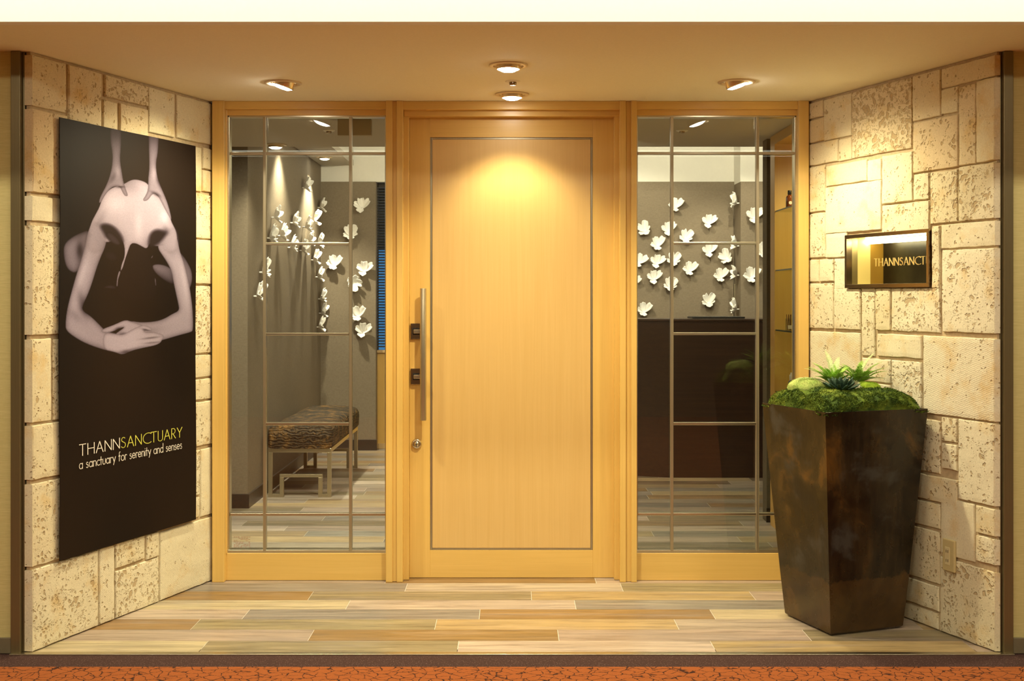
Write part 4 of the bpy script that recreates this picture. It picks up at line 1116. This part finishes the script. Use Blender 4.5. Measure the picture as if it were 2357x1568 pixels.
m = MB(); m.box(xe, -.25, YV + .07, YV + .074, .9, 2.47); wp(m, 'pane', M['glass'])
M['slat'] = mat_plain('grey_blind_slat', (.13, .12, .10), .5, .3)
m = MB(); z = .96
while z < 2.46:
    m.hexa([Vector((xe, YV, z + .006)), Vector((-.25, YV, z + .006)), Vector((-.25, YV + .022, z - .006)), Vector((xe, YV + .022, z - .006))], [Vector((xe, YV, z + .007)), Vector((-.25, YV, z + .007)), Vector((-.25, YV + .022, z - .005)), Vector((xe, YV + .022, z - .005))]); z += .0262
wp(m, 'blind', M['slat'])
m = MB(); m.box(-1.8, 1, YW + .9, YW + .92, 1.9, 3.2); m.box(-3, 3, YW + .12, YW + .95, 2.55, 2.6)  # panels added outside to block the sky behind the upper window
struct(m.build('trim_13', M['basebd']), 'added dark panels blocking the sky outside the far window')

# flush door in the right part of the back wall
dd = empty('door_2', (1.5, YW, 0)); struct(dd, 'linen covered flush door behind the counter')
m = MB(); m.box(1.05, XRt - .012, YW - .022, YW - .001, .005, 2.42); o = m.build('door_leaf', M['linen'], dd, False, .002); local(dd, o)
Yh = YW - .05
m = MB(); m.box(X(1690, Yh), X(1699, Yh), Yh, YW - .02, Z(687, Yh), Z(654, Yh)); h_ = m.build('flush_handle', M['steel'], dd, False, .003); local(dd, h_)

# right partition and display cabinet
m = MB(); m.box(X(1765, 7.4), 2.9, 7.4, 7.52, 0, ZI); struct(m.build('wall_partition', M['linen_dark']), 'dark partition end')
m = MB(); m.box(X(1765, 7.4) - .004, 2.9, 7.392, 7.4, 0, .09); struct(m.build('baseboard_partition', M['basebd']))
cb = empty('display_cabinet', (1.8, 6.6, 0)); tag(cb, 'tall maple display cabinet with glass shelves behind the right sidelight', 'cabinet')
def cp(mb, name, mat, bevel=.001, label=None):
    o = mb.build(name, mat, cb, False, bevel); local(cb, o)
    if label: o['label'] = label
    return o
XC0 = X(1783, 7.2); XC1 = 2.05
m = MB(); m.box(XC0, XC1, 7.2, 7.32, .0, ZI - .002); cp(m, 'side_panel', M['niche_wood'])
m = MB(); m.box(XC0, XC1, 6.0, 6.02, .0, ZI - .002); cp(m, 'side_panel', M['niche_wood'])
m = MB(); m.box(XC1 - .02, XC1, 6.02, 7.2, .0, ZI - .002); cp(m, 'back_panel', M['niche_wood'])
m = MB(); m.box(XC0, XC1 - .02, 6.02, 7.2, .0, .12); cp(m, 'plinth', M['niche_wood'])
m = MB(); m.box(XC0, XC1 - .02, 6.02, 7.2, ZI - .06, ZI - .002); cp(m, 'top_panel', M['niche_wood'])
SH = [Z(487, 7.2), Z(623, 7.2), Z(760, 7.2), .84]
for z in SH:
    m = MB(); m.box(XC0 + .006, XC1 - .021, 6.1, 7.199, z - .004, z + .004); g_ = cp(m, 'glass_shelf', M['shelf_glass'], 0)
    m = MB(); m.box(XC0 + .004, XC0 + .006, 6.1, 7.199, z - .004, z + .004); e_ = m.build('polished_edge', M['glass_edge'], g_)
m = MB()
m.tube((XC0 + .25, 6.7, ZI - .062), (XC0 + .25, 6.7, ZI - .075), .03, 16); cp(m, 'cabinet_lamp', M['bulb_in'])
spot('lamp_beam', (XC0 + .22, 6.6, ZI - .09), (XC0 + .2, 6.9, 0), 22, 150, .9, (1, .85, .5), .03, cb)

def bottle(loc, prof, capp, mat, capmat, label, name='bottle', cat='bottle', labelmat=None):
    t = empty(name, loc); tag(t, label, cat)
    m = MB(); m.lathe((0, 0, 0), prof, 24, cap=True); m.build('body', mat, t, True)
    m = MB(); m.lathe((0, 0, 0), capp, 20, cap=True); m.build('cap', capmat, t, True)
    return t
def mat_amber():
    m, nt, b, o = newmat('amber_glass'); b.inputs['Base Color'].default_value = (.13, .03, .006, 1); b.inputs['Roughness'].default_value = .08
    b.inputs['Coat Weight'].default_value = .5; return m
M['amber'] = mat_amber()
M['paper'] = mat_plain('label_paper', (.6, .5, .35), .7)
M['cap_white'] = mat_plain('white_cap', (.75, .72, .66), .4)
M['bot_dark'] = mat_plain('dark_bottle', (.04, .03, .02), .3)
s4 = .0042
bt = bottle((1.652, 6.98, SH[0] + s4), [(.0205, 0), (.022, .004), (.022, .062), (.018, .071), (.0105, .076), (.010, .08)], [(.0115, .080), (.0115, .103), (.0105, .105), (.0005, .105)], M['amber'], M['black'], 'brown glass bottle with black cap on the top glass shelf')
m = MB(); m.lathe((0, -.0221, .03), [(.0005, 0), (.010, 0)], 18, Matrix.Rotation(math.pi / 2, 3, 'X')); m.build('label_disc', M['paper'], bt)
# reed diffuser style box and silver bottle on third shelf
t = empty('diffuser', (1.665, 7.02, SH[2] + s4)); tag(t, 'square glass jar holding brown reeds on the third glass shelf', 'diffuser')
m = MB(); m.box(-.024, .024, -.024, .024, .0, .07); m.build('jar', M['shelf_glass'], t, bevel=.002)
for k in range(7):
    m = MB(); a = -.016 + .0053 * k; m.tube((a, .012 * math.sin(k * 2), .002), (a * 1.15, .015 * math.sin(k * 3 + 1), .094), .0022, 8); m.build('reed', M['amber'], t)
m = MB(); m.box(-.02, .02, -.0255, -.0245, .008, .03); m.build('paper_label', M['paper'], t)
bottle((1.69, 6.86, SH[2] + s4), [(.012, 0), (.013, .003), (.013, .045), (.008, .052)], [(.008, .052), (.008, .07), (.0005, .071)], M['steel'], M['black'], 'small silver bottle beside the reed jar')
bottle((1.66, 6.95, SH[3] + s4), [(.022, 0), (.023, .003), (.023, .075), (.013, .082)], [(.016, .082), (.016, .115), (.010, .118), (.010, .128), (.0005, .128)], M['bot_dark'], M['cap_white'], 'dark bottle with white pump cap on the lowest visible shelf')
bx = empty('package', (1.675, 6.82, SH[3] + s4)); bx.location.z += .009; bx.rotation_euler = (0, .35, .2); tag(bx, 'slim pale cardboard package leaning beside the pump bottle', 'package')
m = MB(); m.box(-.010, .010, -.012, .012, .001, .10); m.build('carton', M['paper'], bx, bevel=.001)

# ------------------------------------------------------------------ reception counter
ct = empty('reception_counter', (1.9, 9.5, 0)); tag(ct, 'dark walnut reception counter seen through the right sidelight', 'counter')
ZT = 1.25; yc = 9.24; xc = X(1545, yc)
base = [(.35, 9.60), (xc, yc), (2.85, yc), (2.85, yc + .55), (xc, yc + .55), (.35, 10.15)]
m = MB(); m.prism([(a, b, .0) for a, b in base], (0, 0, ZT - .02)); o = m.build('body', M['counter'], ct, False, .002); local(ct, o)
m = MB(); m.prism([(a, b - .006, ZT - .019) for a, b in base], (0, 0, .019)); o = m.build('worktop', M['counter'], ct, False, .002); local(ct, o)
m = MB(); yy = 9.45; m.box(X(1593, yy), X(1715, yy), yy, yy + .26, ZT + .0005, ZT + .016); o = m.build('tray', M['black'], None, False, .004); tag(o, 'thin black tray lying on the reception counter', 'tray')

# ------------------------------------------------------------------ bench
YN = FY(1145); YE = 9.78
bn = empty('bench', (-1.51, (YN + YE) / 2, 0)); tag(bn, 'upholstered bench with ridged bronze fabric and steel fret legs, along the left lounge wall', 'bench')
def bp(mb, name, mat, bevel=.001, smooth=False):
    o = mb.build(name, mat, bn, smooth, bevel); local(bn, o); return o
xa, xb = X(617, YN), X(762, YN); zt = Z(1042, YN); b_ = .028; zb = Z(1092, YN)
xi0, xi1 = X(648, YN), X(737, YN)
def legs(y0):
    m = MB()
    m.box(xa, xa + b_, y0, y0 + b_, 0, zt); m.box(xb - b_, xb, y0, y0 + b_, 0, zt)
    m.box(xa + b_, xi0 - b_ * .5, y0, y0 + b_, 0, b_ * .85); m.box(xi1 + b_ * .5, xb - b_, y0, y0 + b_, 0, b_ * .85)
    m.box(xi0 - b_ * .5, xi0 + b_ * .5, y0, y0 + b_, 0, zb - b_ * .8); m.box(xi1 - b_ * .5, xi1 + b_ * .5, y0, y0 + b_, 0, zb - b_ * .8)
    m.box(xi0 - b_ * .5, xi1 + b_ * .5, y0, y0 + b_, zb - b_ * .8, zb)
    return m
bp(legs(YN), 'leg', M['steel'], .0015)
bp(legs(YE - .03), 'leg', M['steel'], .0015)
m = MB(); m.box(xa, xb, YN, YN + b_, zt, zt + .03); m.box(xa, xb, YE - b_, YE, zt, zt + .03); m.box(xa, xa + b_, YN + b_, YE - b_, zt, zt + .03); m.box(xb - b_, xb, YN + b_, YE - b_, zt, zt + .03)
bp(m, 'seat_frame', M['steel_h'], .0015)
def mat_bark():
    m, nt, b, o = newmat('ridged_bronze_fabric')
    v = coords(nt, (1, 1, 1))
    wv = N(nt, 'ShaderNodeTexWave', wave_type='BANDS', bands_direction='Z'); setin(wv, Scale=9, Distortion=11, Detail=4, Detail_Scale=2.0)
    nt.links.new(coords(nt, (.9, .6, 1.5)), wv.inputs['Vector'])
    wv2 = N(nt, 'ShaderNodeTexWave', wave_type='BANDS', bands_direction='Y'); setin(wv2, Scale=5, Distortion=22, Detail=4, Detail_Scale=2.2)
    nt.links.new(coords(nt, (.35, 1.6, 1)), wv2.inputs['Vector'])
    gm = N(nt, 'ShaderNodeNewGeometry'); sx = N(nt, 'ShaderNodeSeparateXYZ'); nt.links.new(gm.outputs['Normal'], sx.inputs[0])
    top = gramp(nt, sx.outputs[2], .5, .85)
    h = mix(nt, top, wv.outputs['Color'], wv2.outputs['Color'])
    n = noise_n(nt, v, 14, 4, .6); n2 = noise_n(nt, v, 90, 4, .7)
    dk = mix(nt, top, (.018, .011, .005), (.010, .0075, .004)); lt = mix(nt, top, (.11, .068, .030), (.10, .060, .026))  # upward faces coloured darker to offset the strong lamp above
    c = mix(nt, math_n(nt, 'MULTIPLY', h, 1.0), dk, lt)
    c = mix(nt, math_n(nt, 'MULTIPLY', gramp(nt, n, .5, .66), .6), c, (.40, .20, .05))
    c = mix(nt, math_n(nt, 'MULTIPLY', gramp(nt, n2, .45, .6), .7), c, (.04, .036, .024))
    nt.links.new(c, b.inputs['Base Color']); b.inputs['Roughness'].default_value = .62; b.inputs['Specular IOR Level'].default_value = .2
    hh = math_n(nt, 'ADD', h, math_n(nt, 'MULTIPLY', n2, .5)); bump(nt, b, hh, .9, .012); return m
bm = bmesh.new(); bmesh.ops.create_cube(bm, size=1); bmesh.ops.subdivide_edges(bm, edges=bm.edges, cuts=1, use_grid_fill=True)
me = bpy.data.meshes.new('cushion'); bm.free()
mb = MB()
cx0, cx1, cy0, cy1, cz0, cz1 = xa - .004, xb + .012, YN - .02, YE + .03, zt + .029, Z(982, YN) + .012
ny, nx = 60, 40
def superbox(u, v):
    # u around the section (x-z), v along y
    return None
P = []
for i in range(ny + 1):
    t = i / ny; yy = cy0 + (cy1 - cy0) * t
    e = min(t, 1 - t) * (cy1 - cy0); k = 1 if e > .07 else (1 - ((.07 - e) / .07) ** 2.6) ** .4
    row = []
    for j in range(nx + 1):
        a = 2 * math.pi * j / nx; ca_, sa_ = math.cos(a), math.sin(a)
        pw2 = .42 if sa_ > 0 else .18; ex = abs(ca_) ** pw2 * (1 if ca_ > 0 else -1); ez = abs(sa_) ** pw2 * (1 if sa_ > 0 else -1)
        xx = (cx0 + cx1) / 2 + ex * (cx1 - cx0) / 2 * (.90 + .10 * k); zm = (cz0 + cz1) / 2; hz = (cz1 - cz0) / 2
        zz = zm + ez * hz * (k if ez > 0 else 1) + (.012 * (1 - (ex) ** 2) if ez > 0 else 0)
        nn = noise.noise(Vector((xx * 6, yy * 3, zz * 22))) * .005
        row.append((xx + ca_ * nn, yy, max(zz + sa_ * nn, cz0)))
    P.append(row)
mb.grid(P)
for i in (0, ny): mb.add([P[i][j] for j in range(nx)], [tuple(range(nx))])
o = bp(mb, 'cushion', mat_bark(), 0, True)

# ------------------------------------------------------------------ ceramic flowers
TILT = Matrix.Rotation(math.radians(-32), 3, 'X')
def petal(mb, az, L, wd, lift, cup, ruf, seed):
    ax = Vector((math.cos(az), 0, math.sin(az))); sd_ = Vector((-math.sin(az), 0, math.cos(az))); nrm = Vector((0, -1, 0))
    P = []
    for i in range(9):
        s_ = i / 8; row = []
        ww = wd * (math.sin(math.pi * (.08 + .78 * s_)) ** .55) * (.5 + .5 * s_)
        for j in range(9):
            t = -1 + j / 4
            r = L * (s_ + .07 * math.cos(t * 4 + seed) * s_)
            out = lift * s_ ** 1.3 + cup * t * t * ww * 1.2 + ruf * math.sin(t * 5.5 + seed * 3) * s_ * s_
            q = ax * (r * (1 - .12 * t * t)) + sd_ * (ww * t) + nrm * out
            q = TILT @ q; row.append(q * 1.0 + Vector((0, -.024, 0)))
        P.append(row)
    mb.grid(P)
def make_flower(k, spec):
    mb = MB()
    for i, (az, L, wd, lift, cup) in enumerate(spec): petal(mb, math.radians(az), L, wd, lift, cup, .006, k * 1.7 + i)
    me_o = mb.build('ceramic_flower', M['ceramic'], None, True, 0)
    s_ = me_o.modifiers.new('t', 'SOLIDIFY'); s_.thickness = .0065; s_.offset = 0
    s_ = me_o.modifiers.new('s', 'SUBSURF'); s_.levels = 1; s_.render_levels = 1
    pm = MB(); pm.tube((0, .0, 0), (0, -.024, 0), .006, 10); pm.lathe((0, -.021, 0), [(.0005, -.0), (.010, .002), (.012, .008), (.0005, .016)], 12, Matrix.Rotation(math.pi / 2, 3, 'X'))
    po = pm.build('mounting_pin', M['ceramic'], me_o, True, 0)
    return me_o
specs = [
    [(178, .072, .036, .036, .4), (112, .070, .042, .070, .45), (38, .086, .042, .078, .4), (262, .058, .046, .022, .35)],
    [(165, .074, .038, .050, .4), (98, .060, .040, .074, .45), (32, .086, .040, .066, .4), (250, .064, .044, .020, .35)],
    [(188, .070, .034, .030, .4), (128, .074, .042, .072, .45), (48, .082, .042, .078, .4), (2, .060, .030, .034, .4), (274, .056, .042, .022, .35)],
]
protos = [make_flower(k, s) for k, s in enumerate(specs)]
used = [False] * 3
def put_flower(k, loc, rz, roll, scale, label, group):
    if not used[k]: o = protos[k]; used[k] = True; kids = list(o.children)
    else:
        o = protos[k].copy(); COL.objects.link(o)
        for ch in protos[k].children:
            c = ch.copy(); COL.objects.link(c); c.parent = o
    o.location = loc; o.rotation_mode = 'XYZ'
    o.rotation_euler = (Matrix.Rotation(rz, 3, 'Z') @ Matrix.Rotation(roll, 3, 'Y')).to_euler()
    o.scale = (scale,) * 3
    tag(o, label, 'wall flower', group)
ord_ = ['first', 'second', 'third', 'fourth', 'fifth', 'sixth', 'seventh', 'eighth', 'ninth', 'tenth', 'eleventh', 'twelfth', 'thirteenth', 'fourteenth', 'fifteenth', 'sixteenth', 'seventeenth', 'eighteenth', 'nineteenth', 'twentieth']
LF = [ # px of the wall contact, py, label
    (695, 432, 'highest white ceramic flower on the left lounge wall, standing alone'),
    (624.6, 501, 'white ceramic flower just right of the left glazing bar, second highest on that wall'),
    (614, 548, 'white ceramic flower partly behind the left glazing bar, above the second crossbar'),
    (639, 543, 'white ceramic flower above the second crossbar, touching its left neighbour'),
    (668, 513, 'white ceramic flower left of the brightly lit one in the central cluster'),
    (697, 523, 'brightly lit white ceramic flower in the middle of the left wall cluster'),
    (717, 510, 'white ceramic flower at the upper right of the left wall cluster'),
    (731, 478, 'dim white ceramic flower high in the corner of the left wall'),
    (662, 570, 'white ceramic flower under the crossbar, left end of the lower cluster row'),
    (689, 577, 'white ceramic flower under the crossbar, middle of the lower cluster row'),
    (704, 556, 'white ceramic flower crossed by the second crossbar, middle of the cluster'),
    (726, 563, 'white ceramic flower crossed by the second crossbar, nearest the corner'),
    (716, 599, 'white ceramic flower just below the cluster, over the corner column of flowers'),
    (726, 638, 'white ceramic flower alone at mid height beside the corner'),
    (732, 688, 'top flower of the three stacked white ones at the corner, above the third crossbar'),
    (735, 721, 'middle flower of the three stacked white ones at the corner'),
    (729, 753, 'lowest flower of the three stacked white ones at the corner'),
    (597, 627, 'large white ceramic flower behind the left glazing bar, upper of the near pair'),
    (584, 682, 'large white ceramic flower nearest the pilaster, lower of the near pair')]
rf = random.Random(5)
for i, (px, py, lb) in enumerate(LF):
    Yq = XW * F / (px - CX); Yq = min(Yq, YW - .1)
    put_flower(i % 3, (XW, Yq, Z(py, Yq)), math.pi / 2, rf.uniform(-.35, .35), 1.0, lb, 'ceramic flowers on the left lounge wall')
BL = [(834, 476, 0, 'uppermost white flower on the back wall left of the blind'), (809, 540, 0, 'white back wall flower half behind the right glazing bar, second from top'),
      (770.5, 608, .1, 'white back wall flower nearest the corner, left of the others'), (840, 621, .1, 'white back wall flower right of the glazing bar, beside the blind at mid height'),
      (811, 642, 2.3, 'upside down white flower behind the glazing bar on the back wall'), (825, 725, 0, 'second lowest white flower on the back wall left of the blind'),
      (837, 762, .1, 'lowest white flower on the back wall left of the blind')]
for i, (px, py, rl, lb) in enumerate(BL):
    Yq = YW; put_flower((i + 1) % 3, (X(px, Yq), Yq, Z(py + 4, Yq)), 0, rl, 1.02, lb, 'ceramic flowers on the back wall by the blind')
RF = [(1553, 475, 0, 'highest white flower behind the left glazing bar, above the counter'), (1630, 512, 0, 'dim white flower alone in the middle above the crossbar'),
      (1485, 529, -.5, 'white flower at the left edge of the right sidelight, high up'), (1438, 545, 0, 'white flower mostly hidden by the door post, upper one'),
      (1538, 529, 0, 'white flower crossing the glazing bar level with the leftmost high one'), (1577, 548, .15, 'white flower resting on the line of the crossbar, left half'),
      (1513, 563.5, 0, 'white flower between the door post and glazing bar, below the upper pair'), (1632, 578, 0, 'white flower just under the crossbar, left of the touching two'),
      (1673, 592, -.9, 'tilted white flower just under the crossbar beside the door edge'), (1469, 602, .4, 'white flower cut by the door post in the dense row'),
      (1511, 604, .2, 'white flower second in the dense row of four'), (1549, 600, 0, 'white flower behind the glazing bar in the dense row'),
      (1586, 621, 0, 'white flower at the right end of the dense row, with a long shadow'), (1505, 640, 0, 'white flower left of the glazing bar, under the dense row'),
      (1541.5, 658, 0, 'white flower crossed by the glazing bar, lowest of the left cluster'), (1657, 636, 0, 'white flower left of the door edge, above the steel handle'),
      (1456, 651, 0, 'white flower mostly hidden by the door post, lower one'), (1630, 694.6, 0, 'lowest white flower in the middle, just above the counter'),
      (1480.7, 714.6, 0, 'lowest white flower at the left, just above the counter')]
for i, (px, py, rl, lb) in enumerate(RF):
    Yq = YW - (.022 if X(px, YW) > 1.05 else 0); put_flower(i % 3, (X(px, Yq), Yq, Z(py + 4, Yq)), 0, rl + rf.uniform(-.12, .12), .94, lb, 'ceramic flowers on the back wall above the counter')
PF = [(1734, 499, 0, 'brightly lit white flower high on the lighter wall strip'), (1756, 581, 0, 'white flower cut by the cabinet edge on the lighter wall strip'), (1727.5, 636.5, 0, 'lowest white flower on the lighter wall strip')]
for i, (px, py, rl, lb) in enumerate(PF):
    Yq = 10.6; put_flower((i + 1) % 3, (X(px, Yq), Yq, Z(py + 4, Yq)), 0, rl, 1.05, lb, 'ceramic flowers on the lighter wall strip')
SF = [(1688, 464, 'dim white flower at the top of the door edge return'), (1691, 562.5, 'white flower crossed by the crossbar on the door edge return'), (1691, 630, 'white flower directly above the steel handle'), (1691, 708, 'white flower below the steel handle')]
for i, (px, py, lb) in enumerate(SF):
    put_flower((i + 2) % 3, (XRt, 10.67, Z(py + 4, 10.67)), -math.pi / 2, rf.uniform(-.3, .3), 1.0, lb, 'ceramic flowers on the door edge return')

# ------------------------------------------------------------------ interior lamps
gi = 'downlights in the lounge ceiling'
downlight(634, 333, ZI, .15, 'lounge downlight seen just right of the left glazing bar', M['bulb_in'], (0, 0, -1), [((-1.3, 7.9, 0), 30, 120, .9, INNER)], gi)
downlight(747, 361, ZB, .15, 'lounge downlight further back, near the corner of the dropped ceiling', M['bulb_in'], (0, 0, -1), [((-1.6, 10.2, 0), 120, 100, .8, INNER)], gi)
for k, (x, yy, zc_, tg, pw_) in enumerate([(-.35, 7.3, ZI, (-1.1, 10.6, .9), 45), (.45, 7.3, ZI, (1.7, 10.8, 1.2), 25), (.1, 6.7, ZI, (0, 7.5, 0), 90), (-1.63, 8.95, ZB, (-1.66, 8.97, 0), 85), (.55, 9.2, 3.15, (1.15, 10.9, 1.0), 95), (1.9, 9.5, 3.15, (2.15, 10.6, 1.0), 60), (-1.5, 6.15, ZI, (-1.75, 7.9, .3), 130)]):  # unseen downlights added to light the lounge walls, floor and flowers
    t = empty('downlight', (x, yy, zc_)); tag(t, ['added unseen downlight behind the door, aimed at the blind', 'added unseen downlight behind the door, aimed at the counter', 'added unseen downlight just inside the door', 'added unseen downlight washing the left wall between the visible two', 'added unseen tray downlight over the counter, left one', 'added unseen tray downlight over the counter, right one', 'added unseen downlight just inside the left sidelight'][k], 'ceiling light', gi)
    m = MB(); m.lathe((0, 0, 0), [(.075, 0), (.075, -.005), (.058, -.006), (.056, 0)], 32); m.build('trim_ring', M['trim_ring'], t, True)
    m = MB(); m.lathe((0, 0, 0), [(.0005, -.004), (.055, -.003)], 24); m.build('bulb', M['bulb_in'], t, True)
    spot('lamp_beam', (x, yy, zc_ - .03), tg, pw_, 72 if zc_ > 3 else 100, .45 if zc_ > 3 else .9, INNER, .02 if zc_ > 3 else .04, t)
# tray cove lighting
cv = empty('cove_light', (.4, 8.0, 2.7)); tag(cv, 'long hidden cove lamp inside the raised ceiling tray', 'cove light')
m = MB(); m.box(-1.7, 1.8, -.03, .03, 0, .03); o = m.build('lamp_strip', M['white_wall'], cv)
a = area('lamp_beam', (.9, 8.0, 2.75), (math.radians(100), 0, 0), 2.4, .06, 60, INNER, cv)
# detectors in the lounge ceiling
for px, py, lb in ((757, 300, 'round detector on the lounge ceiling seen through the left sidelight'), (1570, 300, 'round detector on the lounge ceiling seen through the right sidelight')):
    Yq = (ZI - EYE) * F / (CY - py); t = empty('detector', (X(px, Yq), Yq, ZI)); tag(t, lb, 'detector', 'lounge ceiling detectors')
    m = MB(); m.lathe((0, 0, 0), [(.036, 0), (.036, -.003), (.030, -.006), (.017, -.007)], 32); m.build('flange', M['ceramic'], t, True)
    m = MB(); m.lathe((0, 0, 0), [(.017, -.005), (.015, -.017), (.0005, -.018)], 24); m.build('head', M['brass_dark'], t, True)
Yq = 6.60  # box added in place of a corridor sign's reflection in the glass
t = empty('sign_reflection_box', (X(817, Yq), Yq, ZI)); tag(t, 'beige box standing in for a corridor sign reflected in the glass', 'sign')
hw = 39 * Yq / F
m = MB(); m.box(-hw, hw, -.02, .02, -(ZI - Z(313, Yq)), 0); m.build('casing', M['sign_cream'] if False else mat_plain('reflected_sign_beige', (.42, .33, .2), .5), t, bevel=.004)
